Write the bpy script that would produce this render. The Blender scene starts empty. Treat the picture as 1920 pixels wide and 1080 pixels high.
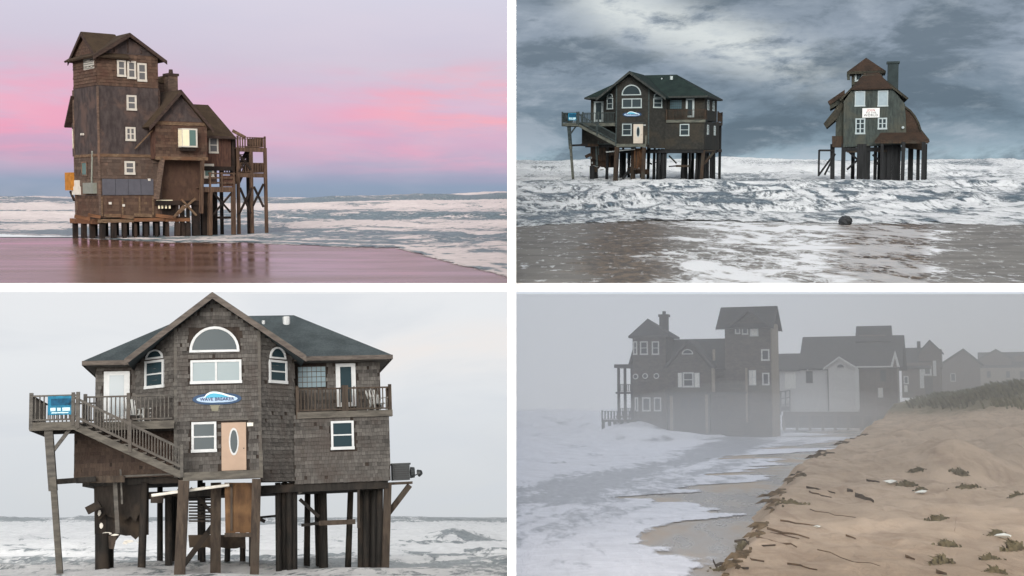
import bpy, math, random
import numpy as np
from mathutils import Matrix, Vector

random.seed(7)
FP = 2400.0                      # focal length in photograph pixels (1920 wide)
scene = bpy.context.scene

# ------------------------------------------------------------------ camera
cam_data = bpy.data.cameras.new('camera')
cam_data.sensor_width = 36.0
cam_data.lens = 36.0 * FP / 1920.0
cam_data.clip_start = 0.1
cam_data.clip_end = 6000.0
cam = bpy.data.objects.new('camera', cam_data)
scene.collection.objects.link(cam)
cam.location = (0, 0, 0)
cam.rotation_euler = (math.radians(90), 0, 0)
scene.camera = cam

# ------------------------------------------------------------------ world, sun, exposure
SUN_EL = math.radians(20)
world = bpy.data.worlds.new('World')
scene.world = world
world.use_nodes = True
wn, wl = world.node_tree.nodes, world.node_tree.links
wn.clear()
w_out = wn.new('ShaderNodeOutputWorld')
w_bg = wn.new('ShaderNodeBackground')
w_bg.inputs['Strength'].default_value = 0.15
w_sky = wn.new('ShaderNodeTexSky')
w_sky.sky_type = 'NISHITA'
w_sky.sun_disc = False
w_sky.sun_elevation = SUN_EL
w_sky.sun_rotation = math.radians(180)
w_sky.air_density = 1.0
w_sky.dust_density = 6.0
w_hs = wn.new('ShaderNodeHueSaturation')
w_hs.inputs['Saturation'].default_value = 0.25
wl.new(w_sky.outputs[0], w_hs.inputs['Color'])
wl.new(w_hs.outputs[0], w_bg.inputs['Color'])
wl.new(w_bg.outputs[0], w_out.inputs['Surface'])

sun_data = bpy.data.lights.new('sun', 'SUN')
sun_data.energy = 1.5
sun_data.angle = math.radians(36)
sun_data.color = (1.0, 0.96, 0.91)
sun = bpy.data.objects.new('sun', sun_data)
scene.collection.objects.link(sun)
# low soft sun behind the camera, a little to its left
sun_dir = Vector((-0.18, -math.cos(SUN_EL), math.sin(SUN_EL))).normalized()
sun.rotation_euler = sun_dir.to_track_quat('Z', 'Y').to_euler()

scene.view_settings.view_transform = 'Standard'
scene.view_settings.look = 'None'
scene.view_settings.gamma = 1.0
scene.view_settings.exposure = 0.0
scene.view_settings.use_curve_mapping = False
scene.render.engine = 'CYCLES'
scene.cycles.use_denoising = True
scene.cycles.max_bounces = 6
scene.cycles.diffuse_bounces = 3
scene.cycles.glossy_bounces = 3
scene.cycles.transmission_bounces = 3
scene.cycles.transparent_max_bounces = 12
scene.cycles.volume_bounces = 4

# ------------------------------------------------------------------ helpers
def S(r, g, b):
    def f(c):
        c /= 255.0
        return c / 12.92 if c <= 0.04045 else ((c + 0.055) / 1.055) ** 2.4
    return (f(r), f(g), f(b), 1.0)

# Four places, two above two, parted by an added white border of wall and slabs. Each place has its own
# level ground; its frame is pitched so that its horizon sits where its photograph has it.
BAYS = {1: (366.0, 3.33), 2: (299.0, 1.95), 3: (968.0, 2.30), 4: (766.0, 3.25)}
BM = {}
for k, (hor, h) in BAYS.items():
    BM[k] = Matrix.Rotation(math.atan((540.0 - hor) / FP), 4, 'X') @ Matrix.Translation((0, 0, -h))

class Frame:
    """a local frame; finds where a sight line meets a plane of that frame"""
    def __init__(s, M):
        s.M = M
        inv = M.inverted()
        s.O = inv @ Vector((0, 0, 0))
        s.R = inv.to_3x3()
    def at(s, px, py, ax, c):
        d = s.R @ Vector(((px - 960.0) / FP, 1.0, (540.0 - py) / FP))
        t = (c - s.O[ax]) / d[ax]
        return s.O + d * t
    def y(s, px, py, c): return s.at(px, py, 1, c)
    def x(s, px, py, c): return s.at(px, py, 0, c)
    def z(s, px, py, c=0.0): return s.at(px, py, 2, c)

BF = {k: Frame(m) for k, m in BM.items()}

def link(o, parent=None, M=None):
    scene.collection.objects.link(o)
    if parent is not None:
        o.parent = parent
    if M is not None:
        o.matrix_world = M
    return o

def tag(o, label=None, cat=None, group=None, kind=None):
    if label: o['label'] = label
    if cat: o['category'] = cat
    if group: o['group'] = group
    if kind: o['kind'] = kind
    return o

def thing(name, M, label, cat, group=None):
    o = bpy.data.objects.new(name, None)
    o.empty_display_size = 0.3
    link(o, None, M)
    return tag(o, label, cat, group)

class MB:
    def __init__(s): s.v, s.f = [], []
    def add(s, vs, fs):
        n = len(s.v)
        s.v += [tuple(v) for v in vs]
        s.f += [tuple(i + n for i in f) for f in fs]
        return s
    def hexa(s, p):
        return s.add(p, [(0,3,2,1),(4,5,6,7),(0,1,5,4),(1,2,6,5),(2,3,7,6),(3,0,4,7)])
    def box(s, x0, x1, y0, y1, z0, z1):
        x0, x1 = min(x0,x1), max(x0,x1); y0, y1 = min(y0,y1), max(y0,y1); z0, z1 = min(z0,z1), max(z0,z1)
        return s.hexa([(x0,y0,z0),(x1,y0,z0),(x1,y1,z0),(x0,y1,z0),(x0,y0,z1),(x1,y0,z1),(x1,y1,z1),(x0,y1,z1)])
    def beam(s, p, q, w, h=None):
        p, q = Vector(p), Vector(q)
        h = w if h is None else h
        d = (q - p)
        if d.length < 1e-6: return s
        d.normalize()
        up = Vector((0,0,1)) if abs(d.z) < 0.9 else Vector((0,1,0))
        a = d.cross(up).normalized() * (w/2)
        b = a.cross(d).normalized() * (h/2)
        return s.hexa([p-a-b, p+a-b, q+a-b, q-a-b, p-a+b, p+a+b, q+a+b, q-a+b])
    def tube(s, p, q, r0, r1=None, n=8):
        p, q = Vector(p), Vector(q)
        r1 = r0 if r1 is None else r1
        d = (q - p).normalized()
        up = Vector((0,0,1)) if abs(d.z) < 0.9 else Vector((0,1,0))
        a = d.cross(up).normalized(); b = d.cross(a).normalized()
        vs = []
        for c, r in ((p, r0), (q, r1)):
            for i in range(n):
                t = 2*math.pi*i/n
                vs.append(c + a*(r*math.cos(t)) + b*(r*math.sin(t)))
        fs = [(i, (i+1) % n, n+(i+1) % n, n+i) for i in range(n)]
        fs += [tuple(range(n))[::-1], tuple(range(n, 2*n))]
        return s.add(vs, fs)
    def prism(s, pts, vec):
        n = len(pts); vec = Vector(vec)
        vs = [Vector(p) for p in pts] + [Vector(p) + vec for p in pts]
        fs = [tuple(range(n)), tuple(range(n, 2*n))[::-1]]
        fs += [(i, n+i, n+(i+1) % n, (i+1) % n) for i in range(n)]
        return s.add(vs, fs)
    def build(s, name, mat, parent=None, M=None, smooth=False, kind=None):
        me = bpy.data.meshes.new(name)
        me.from_pydata(s.v, [], s.f)
        me.update()
        import bmesh
        bm = bmesh.new(); bm.from_mesh(me)
        bmesh.ops.recalc_face_normals(bm, faces=bm.faces)
        bm.to_mesh(me); bm.free()
        if mat: me.materials.append(mat)
        if smooth:
            me.polygons.foreach_set('use_smooth', [True]*len(me.polygons))
        o = bpy.data.objects.new(name, me)
        link(o, parent, M)
        if kind: o['kind'] = kind
        return o

def box(parent, name, mat, *a):
    return MB().box(*a).build(name, mat, parent)
def beam(parent, name, mat, p, q, w, h=None):
    return MB().beam(p, q, w, h).build(name, mat, parent)

# ------------------------------------------------------------------ numpy noise
_tabs = {}
def vnoise(x, y, seed=0):
    if seed not in _tabs:
        _tabs[seed] = np.random.RandomState(seed + 11).rand(256, 256)
    t = _tabs[seed]
    xi, yi = np.floor(x).astype(int), np.floor(y).astype(int)
    fx, fy = x - xi, y - yi
    fx = fx*fx*(3-2*fx); fy = fy*fy*(3-2*fy)
    a = t[xi % 256, yi % 256]; b = t[(xi+1) % 256, yi % 256]
    c = t[xi % 256, (yi+1) % 256]; d = t[(xi+1) % 256, (yi+1) % 256]
    return (a*(1-fx)+b*fx)*(1-fy) + (c*(1-fx)+d*fx)*fy
def fbm(x, y, octv=4, seed=0, gain=0.5):
    s = 0; a = 1; n = 0
    for i in range(octv):
        s = s + a*vnoise(x*2**i + 17.3*i, y*2**i + 5.1*i, seed+i); n += a; a *= gain
    return s/n
def sstep(a, b, x):
    t = np.clip((x-a)/(b-a), 0, 1)
    return t*t*(3-2*t)

def grid_obj(name, X, Y, Z, mat, M, attrs=None, smooth=True):
    r, c = X.shape
    co = np.stack([X, Y, Z], -1).reshape(-1, 3).astype(np.float32)
    idx = np.arange(r*c).reshape(r, c)
    q = np.stack([idx[:-1,:-1], idx[:-1,1:], idx[1:,1:], idx[1:,:-1]], -1).reshape(-1, 4)
    me = bpy.data.meshes.new(name)
    me.vertices.add(len(co)); me.vertices.foreach_set('co', co.ravel())
    me.loops.add(q.size); me.loops.foreach_set('vertex_index', q.ravel().astype(np.int32))
    me.polygons.add(len(q))
    me.polygons.foreach_set('loop_start', np.arange(0, q.size, 4, dtype=np.int32))
    me.update(calc_edges=True)
    if smooth: me.polygons.foreach_set('use_smooth', np.ones(len(q), dtype=bool))
    for k, a in (attrs or {}).items():
        at = me.attributes.new(k, 'FLOAT', 'POINT')
        at.data.foreach_set('value', a.ravel().astype(np.float32))
    me.materials.append(mat)
    o = bpy.data.objects.new(name, me)
    return link(o, None, M)

# ------------------------------------------------------------------ materials
class NT:
    def __init__(s, name):
        s.m = bpy.data.materials.new(name); s.m.use_nodes = True
        s.n = s.m.node_tree.nodes; s.l = s.m.node_tree.links
        s.n.clear()
        s.out = s.n.new('ShaderNodeOutputMaterial')
    def node(s, t, **kw):
        n = s.n.new(t)
        for k, v in kw.items(): setattr(n, k, v)
        return n
    def set(s, sock, v):
        if hasattr(v, 'is_output') or isinstance(v, bpy.types.NodeSocket): s.l.new(v, sock)
        else: sock.default_value = v
    def coord(s, scale=(1,1,1), rot=(0,0,0), loc=(0,0,0)):
        tc = s.node('ShaderNodeTexCoord'); mp = s.node('ShaderNodeMapping')
        mp.inputs['Scale'].default_value = scale; mp.inputs['Rotation'].default_value = rot; mp.inputs['Location'].default_value = loc
        s.l.new(tc.outputs['Object'], mp.inputs['Vector'])
        return mp.outputs[0]
    def noise(s, vec, scale=1.0, detail=4.0, rough=0.55, dist=0.0):
        n = s.node('ShaderNodeTexNoise')
        s.l.new(vec, n.inputs['Vector'])
        n.inputs['Scale'].default_value = scale; n.inputs['Detail'].default_value = detail
        n.inputs['Roughness'].default_value = rough; n.inputs['Distortion'].default_value = dist
        return n.outputs['Fac']
    def math(s, op, a, b=0.0, c=0.0):
        n = s.node('ShaderNodeMath', operation=op)
        s.set(n.inputs[0], a); s.set(n.inputs[1], b); s.set(n.inputs[2], c)
        return n.outputs[0]
    def rng(s, v, a, b, c=0.0, d=1.0, smooth=True):
        n = s.node('ShaderNodeMapRange')
        n.interpolation_type = 'SMOOTHSTEP' if smooth else 'LINEAR'
        s.set(n.inputs['Value'], v)
        for k, x in zip(('From Min','From Max','To Min','To Max'), (a,b,c,d)): s.set(n.inputs[k], x)
        return n.outputs[0]
    def mix(s, f, a, b):
        n = s.node('ShaderNodeMix', data_type='RGBA')
        s.set(n.inputs[0], f); s.set(n.inputs[6], a); s.set(n.inputs[7], b)
        return n.outputs[2]
    def attr(s, name):
        n = s.node('ShaderNodeAttribute'); n.attribute_name = name
        return n.outputs['Fac']
    def ramp(s, v, stops):
        n = s.node('ShaderNodeValToRGB'); e = n.color_ramp.elements
        while len(e) < len(stops): e.new(0.5)
        for i, (p, c) in enumerate(stops): e[i].position = p; e[i].color = c
        s.set(n.inputs[0], v)
        return n.outputs[0]
    def xyz(s, vec):
        n = s.node('ShaderNodeSeparateXYZ'); s.l.new(vec, n.inputs[0]); return n.outputs
    def bump(s, h, strength=0.5, dist=0.02):
        n = s.node('ShaderNodeBump'); n.inputs['Strength'].default_value = strength
        n.inputs['Distance'].default_value = dist
        s.l.new(h, n.inputs['Height']); return n.outputs[0]
    def bsdf(s, color, rough=0.7, spec=0.3, normal=None, **kw):
        b = s.node('ShaderNodeBsdfPrincipled')
        s.set(b.inputs['Base Color'], color); s.set(b.inputs['Roughness'], rough)
        b.inputs['Specular IOR Level'].default_value = spec
        if normal is not None: s.l.new(normal, b.inputs['Normal'])
        for k, v in kw.items(): s.set(b.inputs[k], v)
        return b.outputs[0]
    def done(s, sh):
        s.l.new(sh, s.out.inputs['Surface']); return s.m

def wood(name, c1, c2, c3=None, course=0.0, grain=(6,6,1.2), rough=0.85, bump=0.5, plank=None):
    """weathered timber or shingle: two tones, stains, optional courses up the wall"""
    t = NT(name)
    v = t.coord()
    n1 = t.noise(t.coord(grain), 1.0, 6, 0.65)
    n2 = t.noise(v, 0.55, 4, 0.6, 0.4)
    n3 = t.noise(v, 9.0, 3, 0.6)
    col = t.mix(t.rng(n1, 0.35, 0.65), c1, c2)
    if c3 is not None:
        col = t.mix(t.rng(n2, 0.46, 0.66), col, c3)
    h = t.math('ADD', n1, t.math('MULTIPLY', n3, 0.4))
    x, y, z = t.xyz(v)
    if course:
        saw = t.math('FRACT', t.math('DIVIDE', z, course))
        row = t.math('FLOOR', t.math('DIVIDE', z, course))
        wn_ = t.node('ShaderNodeTexWhiteNoise', noise_dimensions='2D')
        cmb = t.node('ShaderNodeCombineXYZ')
        off = t.math('MULTIPLY', row, 0.37)
        t.l.new(t.math('FLOOR', t.math('ADD', t.math('DIVIDE', t.math('ADD', x, y), 0.16), off)), cmb.inputs[0])
        t.l.new(row, cmb.inputs[1])
        t.l.new(cmb.outputs[0], wn_.inputs['Vector'])
        col = t.mix(t.math('MULTIPLY', wn_.outputs['Value'], 0.45), col, c2)
        h = t.math('ADD', h, t.math('MULTIPLY', t.math('SUBTRACT', 1.0, saw), 1.5))
    if plank:
        fr = t.math('FRACT', t.math('DIVIDE', t.math('ADD', x, y), plank))
        h = t.math('ADD', h, t.rng(fr, 0.0, 0.06, -1.5, 0.0))
    nb = t.bump(h, bump, 0.03)
    return t.done(t.bsdf(col, rough, 0.25, nb))

def shingle_mat(name, c1, c2, c3):
    t = NT(name)
    v = t.coord()
    r = t.attr('rnd')
    col = t.mix(r, c1, c2)
    col = t.mix(t.rng(t.noise(v, 0.7, 5, 0.65, 0.5), 0.45, 0.68), col, c3)
    g = t.noise(t.coord((40,40,4)), 1.0, 3, 0.6)
    col = t.mix(t.math('MULTIPLY', g, 0.35), col, (0.015,0.013,0.012,1))
    return t.done(t.bsdf(col, 0.85, 0.25, t.bump(g, 0.4, 0.01)))

def plain(name, c, rough=0.6, spec=0.4, var=0.12, scale=3.0, bump=0.0, metal=0.0):
    t = NT(name)
    n = t.noise(t.coord(), scale, 5, 0.6)
    d = tuple(max(0.0, x*(1-2.2*var)) for x in c[:3]) + (1,)
    col = t.mix(t.rng(n, 0.35, 0.7), c, d)
    nb = t.bump(n, bump, 0.02) if bump else None
    return t.done(t.bsdf(col, rough, spec, nb, Metallic=metal))

def glass(name, c, rough=0.06):
    t = NT(name)
    n = t.noise(t.coord(), 0.8, 2, 0.5)
    return t.done(t.bsdf(c, rough, 0.2, t.bump(n, 0.15, 0.02)))

def roofing(name, c1, c2, course=0.14):
    t = NT(name)
    v = t.coord(); x, y, z = t.xyz(v)
    n = t.noise(v, 1.1, 5, 0.65); n2 = t.noise(v, 14, 3, 0.6)
    col = t.mix(t.rng(t.math('ADD', t.math('MULTIPLY', n, 0.6), t.math('MULTIPLY', n2, 0.4)), 0.38, 0.62), c1, c2)
    saw = t.math('FRACT', t.math('DIVIDE', z, course))
    h = t.math('ADD', t.math('MULTIPLY', t.math('SUBTRACT', 1.0, saw), 0.8), n2)
    return t.done(t.bsdf(col, 0.9, 0.2, t.bump(h, 0.6, 0.02)))

def sea_mat(name, deep, shallow, foam, nscale=(0.5,0.9,0.5), edge=(0.46,0.58), gain=1.1, wave=0.5, rot=0.0, rough=0.18, spec=0.5, fine=(1,1,1), fade=False):
    t = NT(name)
    v = t.coord(nscale, (0,0,rot)); raw = t.coord((1,1,1), (0,0,rot))
    n1 = t.noise(v, 1.0, 7, 0.62, 0.8); n2 = t.noise(t.coord(fine, (0,0,rot)), 2.2, 7, 0.68, 0.5)
    n = t.math('ADD', t.math('MULTIPLY', n1, 0.62), t.math('MULTIPLY', n2, 0.38))
    a = t.attr('foam')
    f = t.rng(t.math('ADD', a, t.math('MULTIPLY', t.math('SUBTRACT', n, 0.5), gain*2)), edge[0], edge[1])
    w = t.mix(t.rng(n2, 0.3, 0.7), deep, shallow)
    fc = t.mix(t.rng(t.noise(raw, 0.9, 6, 0.7, 1.0), 0.3, 0.7), tuple(x*0.84 for x in foam[:3])+(1,), foam)
    wv = t.noise(t.coord((0.7,1.6,1), (0,0,rot)), 1.4, 5, 0.6, 0.4)
    h = t.math('ADD', wv, t.math('MULTIPLY', f, 0.5))
    nb = t.bump(h, wave, 0.25)
    wb = t.bsdf(w, rough, spec, nb)
    fb = t.bsdf(fc, 0.8, 0.2, t.bump(t.math('ADD', n2, n1), 0.6, 0.15))
    mx = t.node('ShaderNodeMixShader')
    t.l.new(f, mx.inputs[0]); t.l.new(wb, mx.inputs[1]); t.l.new(fb, mx.inputs[2])
    if fade:      # the swash thins out to lace at its margin
        tr = t.node('ShaderNodeBsdfTransparent'); m2 = t.node('ShaderNodeMixShader')
        e = t.attr('edge')
        cov = t.rng(t.math('ADD', e, t.math('MULTIPLY', t.math('SUBTRACT', n, 0.5), 2.6)), 0.28, 0.62)
        t.l.new(cov, m2.inputs[0]); t.l.new(tr.outputs[0], m2.inputs[1]); t.l.new(mx.outputs[0], m2.inputs[2])
        return t.done(m2.outputs[0])
    return t.done(mx.outputs[0])

def sky_mat(name, build):
    t = NT(name)
    col = build(t)
    e = t.node('ShaderNodeEmission')
    t.set(e.inputs['Color'], col); e.inputs['Strength'].default_value = 1.0
    return t.done(e.outputs[0])

M_WHITE = plain('added_border_white', (0.93,0.93,0.93,1), 0.7, 0.2, 0.01)
M_TRIM = plain('white_trim', S(196,199,200), 0.5, 0.3, 0.06)
M_TRIMW = plain('warm_trim', S(196,190,180), 0.5, 0.3, 0.06)
M_GLASS = glass('window_glass', S(40,56,62))
M_GLASS_PALE = glass('pale_window_glass', S(120,135,140))

# ------------------------------------------------------------------ added white dividers, standing as borders between the four places
RSKY = 1500.0
YW, YL, YR = 19.5, 55.0, 20.0
tw = 16.5 / FP * YW / 2
cx = -0.5 / FP * YW
MB().prism([(cx-tw, YW, -6), (cx-tw, YW, 6), (cx-tw, RSKY+40, 420), (cx-tw, RSKY+40, -420)], (2*tw, 0, 0)) \
    .build('added_border_wall', M_WHITE, kind='structure')
for x0, x1, yy, dy in ((-260.0, cx-tw, YL, 0.9), (cx+tw, 90.0, YR, 0.5)):
    zc, th = 1.0/FP*yy, 16.0/FP*yy/2
    MB().box(x0, x1, yy, yy+dy, zc-th, zc+th).build('added_border_slab', M_WHITE, kind='structure')

# ------------------------------------------------------------------ skies
def sky_shell(name, side, mat, lower, y0=None, slope=0.05):
    ph = np.radians(np.linspace(0.0, 80.0, 41))
    cols = []
    RSKY = 1480.0 if lower else 1500.0
    for p in ph:
        s, c = math.sin(p)*side, math.cos(p)
        col = []
        if lower:
            r0 = min(y0/c, 0.9*RSKY)
            for t in np.linspace(0, 1, 9):
                r = r0 + (RSKY*0.985-r0)*t
                col.append((r*s, r*c, -0.25*y0/55 + slope*max(0, r*c-y0)))
            top = col[-1][2]
            for t in np.linspace(0, 1, 12)[1:]:
                col.append((RSKY*s, RSKY*c, top-1 + (-420-top)*t))
        else:
            for t in np.linspace(0, 1, 16):
                el = -0.05 + t*0.95
                rr = RSKY*math.cos(max(0, el-0.25)*1.1)
                col.append((rr*s, rr*c, RSKY*math.sin(el) if el > 0 else 3.0))
        cols.append(col)
    A = np.array(cols)
    o = grid_obj(name, A[:,:,0], A[:,:,1], A[:,:,2], mat, Matrix.Identity(4))
    return tag(o, kind='structure')

def uv(t):
    # u, v: direction of sight over the sky shell, v rising
    x, y, z = t.xyz(t.coord((1/RSKY,)*3))
    return x, z

def sky1(t):
    u, v = uv(t)
    g = t.ramp(t.rng(v, 0.066, 0.226, 0, 1, False), [
        (0.0, S(142,158,178)), (0.08, S(146,162,186)), (0.16, S(170,168,194)), (0.28, S(208,172,200)),
        (0.46, S(214,186,212)), (0.66, S(208,198,216)), (1.0, S(214,212,228))])
    # pink cloud streaks rising to the right
    cm = t.coord((2.4/RSKY, 2.4/RSKY, 14.0/RSKY), (0, 0.18, 0))
    n = t.noise(cm, 2.4, 8, 0.58, 0.3)
    band = t.math('MULTIPLY', t.rng(v, 0.078, 0.115), t.rng(v, 0.135, 0.19, 1, 0))
    side = t.rng(t.math('ABSOLUTE', t.math('ADD', u, 0.215)), 0.02, 0.15, 0.3, 1.0)
    m = t.math('MULTIPLY', t.math('MULTIPLY', band, side), t.rng(n, 0.37, 0.60))
    c = t.mix(t.math('MULTIPLY', m, 0.85), g, S(246,164,190))
    hi = t.math('MULTIPLY', t.rng(u, -0.16, -0.02), t.math('MULTIPLY', t.rng(v, 0.10, 0.13), t.rng(v, 0.14, 0.19, 1, 0)))
    c = t.mix(t.math('MULTIPLY', hi, t.rng(n, 0.36, 0.6, 0.1, 0.8)), c, S(252,176,182))
    n2 = t.noise(t.coord((3/RSKY,3/RSKY,11/RSKY),(0,0.1,0)), 2.0, 4, 0.5)
    return t.mix(t.math('MULTIPLY', t.rng(n2, 0.4, 0.7), 0.25), c, S(226,214,226))

def sky2(t):
    u, v = uv(t)
    g = t.ramp(t.rng(v, 0.098, 0.226, 0, 1, False), [
        (0.0, S(168,190,202)), (0.07, S(146,166,180)), (0.2, S(116,135,150)), (0.42, S(126,142,157)), (0.7, S(148,161,176)), (1.0, S(136,149,163))])
    cm = t.coord((4.0/RSKY,4.0/RSKY,11/RSKY), (0,-0.28,0))
    n = t.noise(cm, 2.4, 10, 0.62, 0.25)
    n2 = t.noise(t.coord((6/RSKY,6/RSKY,18/RSKY),(0,-0.22,0)), 3.2, 10, 0.66, 0.2)
    c = t.mix(t.rng(n, 0.38, 0.52, 0.7, 0.0), g, S(92,108,121))
    c = t.mix(t.rng(n, 0.5, 0.66, 0, 0.5), c, S(186,196,208))
    # the bright break in the cloud, slanting down to the right
    d = t.math('ABSOLUTE', t.math('SUBTRACT', t.math('ADD', v, t.math('MULTIPLY', u, 0.32)), 0.243))
    br = t.math('MULTIPLY', t.rng(d, 0.0, 0.036, 1, 0), t.math('MULTIPLY', t.rng(u, 0.02, 0.08), t.rng(u, 0.17, 0.28, 1, 0)))
    c = t.mix(t.math('MULTIPLY', br, t.rng(n2, 0.34, 0.56, 0.2, 1.0)), c, S(218,224,224))
    c = t.mix(t.rng(n2, 0.42, 0.30, 0, 0.5), c, S(96,111,124))
    return t.mix(t.rng(n2, 0.5, 0.72, 0, 0.45), c, S(174,185,196))

def sky3(t):
    u, v = uv(t)
    g = t.ramp(t.rng(v, -0.18, 0.0, 0, 1, False), [(0.0, S(209,213,216)), (0.35, S(219,223,227)), (0.7, S(231,234,237)), (1.0, S(233,235,238))])
    n = t.noise(t.coord((2.2/RSKY,2.2/RSKY,7/RSKY)), 2.0, 5, 0.55, 0.5)
    c = t.mix(t.rng(n, 0.45, 0.7, 0, 0.55), g, S(208,214,222))
    p = t.math('MULTIPLY', t.rng(u, -0.19, -0.06), t.rng(t.math('ABSOLUTE', t.math('ADD', v, 0.05)), 0.0, 0.035, 1, 0))
    return t.mix(t.math('MULTIPLY', p, t.rng(n, 0.3, 0.55, 1, 0.2)), c, S(243,234,228))

def sky4(t):
    u, v = uv(t)
    g = t.ramp(t.rng(v, -0.10, 0.0, 0, 1, False), [(0.0, S(218,219,222)), (0.5, S(218,222,228)), (1.0, S(218,225,234))])
    n = t.noise(t.coord((2/RSKY,2/RSKY,4/RSKY)), 2.0, 3, 0.5)
    return t.mix(t.rng(n, 0.4, 0.7, 0, 0.4), g, S(222,225,232))

sky_shell('sky', -1, sky_mat('sky_dusk', sky1), False)
sky_shell('sky', 1, sky_mat('sky_storm', sky2), False)
sky_shell('sky', -1, sky_mat('sky_overcast', sky3), True, YL+1.0, 0.05)
sky_shell('sky', 1, sky_mat('sky_fog', sky4), True, YR+0.6, 0.07)

# ------------------------------------------------------------------ seas and sand
def shore_line(bay, pts):
    a, yy = [], []
    for px, py in pts:
        p = BF[bay].z(px, py)
        a.append(p.x/p.y); yy.append(p.y)
    o = np.argsort(a)
    return np.array(a)[o], np.array(yy)[o]

def beach1(Y):
    return np.where(Y < 100, -0.54*np.clip((100-Y)/44.0, 0, 2)**1.1, 0.0)

def make_sea(bay, shore, a_lim, rows, cols, ymax, hf, ff, mat, taper=8.0):
    a = np.linspace(a_lim[0], a_lim[1], cols)
    ys = np.interp(a, *shore)
    ys = ys*(1 + 0.03*(fbm(a*60+3, a*0+0.5, 3, 40)-0.5))
    t = np.linspace(0, 1, rows)[:, None]
    Y = ys[None]*(ymax/ys[None])**(t**0.95)
    A = np.broadcast_to(a[None], Y.shape)
    X = A*Y
    D = Y - ys[None]
    Z = hf(X, Y, A)*sstep(0, taper, D) + 0.006 + 0.03*sstep(0, 4, D) + (beach1(Y) if bay == 1 else 0.0)
    foam = ff(X, Y, A, D)
    o = grid_obj('sea', X, Y, Z, mat, BM[bay], {'foam': foam, 'edge': np.clip(D/((.05 if bay == 1 else .05)*ys[None]+.6), 0, 1.6)})
    return tag(o, kind='structure')

def crest(Y, y0, front, back):
    # a roller: steep towards the shore, long behind
    d = Y - y0
    return np.where(d < 0, np.exp(-(d/front)**2), np.exp(-(d/back)**2))

def chop(X, Y, sx, sy, seed):
    # short steep seas: sharp ridges, wide troughs
    n = fbm(X/sx + .8*fbm(X/sx*.7, Y/sy*.7, 2, seed+7), Y/sy, 3, seed, .55)
    r = 1-np.abs(2*n-1)*2.2
    return np.clip(r, 0, 1)**1.6

# --- upper left: dusk
def h1(X, Y, A):
    w = 14*(fbm(X*0.012, Y*0+1, 3, 3)-0.5)
    z = 0.35*(fbm(X*0.12, Y*0.2, 4, 5)-0.5)
    k = 0.35+1.2*fbm(X*0.02+9, Y*0+4, 4, 8)
    rt = sstep(-0.22,-0.15,A)
    z = z + 3.0*k*crest(Y, 440+4*w, 26, 60)*rt + 2.2*crest(Y, 640+3*w, 60, 120)*(1-rt*.5)*k
    z = z + 1.3*k*crest(Y, 275+3*w, 10, 45) + 0.8*k*crest(Y, 172+2*w, 5, 22) + .3*k*crest(Y, 126+w, 3, 10)
    z = z + 0.9*(fbm(X*0.06, Y*0.08, 5, 15)-0.4)*crest(Y, 230, 70, 80)
    return z + np.clip(Y/260, .25, 1.6)*.75*chop(X, Y, 16+Y*.03, 9+Y*.03, 401)
def f1(X, Y, A, D):
    n = fbm(X*0.03, Y*0.06, 4, 21); n5 = fbm(X*.11, Y*.14, 4, 25)
    w = 14*(fbm(X*0.012, Y*0+1, 3, 3)-0.5)
    rt = sstep(-0.22,-0.15,A)
    f = 0.26 + 0.3*(n-0.5) + .25*(n5-.5)
    f = f + 0.62*crest(Y-3*w, 268, 26, 70)*(.55+.9*n)             # broad white water
    f = f + 0.42*crest(Y-2*w, 170, 22, 16)*(0.3+1.2*n)
    f = f + 0.30*crest(Y-w, 126, 6, 12)*(0.2+1.4*n5)
    f = f + 0.75*crest(Y-4*w, 446, 8, 26)*sstep(0.40,0.56,fbm(X*0.012+4, Y*0, 3, 33))*rt
    f = f + 0.6*crest(Y-3*w, 650, 20, 60)*sstep(0.45,0.6,fbm(X*0.008+9, Y*0, 3, 35))
    f = f - 0.3*crest(Y-4*w, 405, 50, 22)*rt
    f = f + 0.75*np.exp(-D/1.1) + 0.5*np.exp(-((D-5-4*(n-.5))/1.2)**2)*(n*1.2) + .4*np.exp(-((D-11)/1.5)**2)*n5
    f = f + 0.22*sstep(-0.12, -0.03, A)*np.exp(-D/40)
    return f + .42*(chop(X, Y+1.5, 16+Y*.03, 9+Y*.03, 401)-.35)*sstep(4,20,D)
sh1 = shore_line(1, [(-400,438),(0,441),(130,446),(190,450),(330,455),(470,455),(620,460),(740,463),(800,474),(860,487),(950,503),(960,506)])
sea1 = sea_mat('sea_dusk', S(74,96,104), S(122,140,146), S(226,216,214), (0.3,0.3,0.3), (0.42,0.62), 1.3, 0.6, rough=0.4, spec=0.2, fine=(.8,.5,1), fade=True)
make_sea(1, sh1, (-0.62, -0.0001), 420, 460, 1490, h1, f1, sea1, 34.0)

def sand1_mat():
    t = NT('wet_sand_dusk')
    v = t.coord((0.05,0.16,0.1)); n = t.noise(v, 1.0, 5, 0.6, 0.5)
    n2 = t.noise(t.coord((1.2,2.5,1)), 1.0, 5, 0.6)
    c = t.mix(t.rng(n, 0.35, 0.65), S(98,68,54), S(118,86,70))
    return t.done(t.bsdf(c, t.rng(n, 0.3, 0.7, 0.12, 0.28), 0.22, t.bump(n2, 0.06, 0.03)))
yy = np.linspace(55.3, 135, 60); aa = np.linspace(-0.7, -0.0001, 60)
Yg, Ag = np.meshgrid(yy, aa, indexing='ij')
Zg = beach1(Yg) - np.clip(Yg-100, 0, 99)*0.03 - 0.005
tag(grid_obj('sand', Ag*Yg, Yg, Zg, sand1_mat(), BM[1]), kind='structure')

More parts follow.
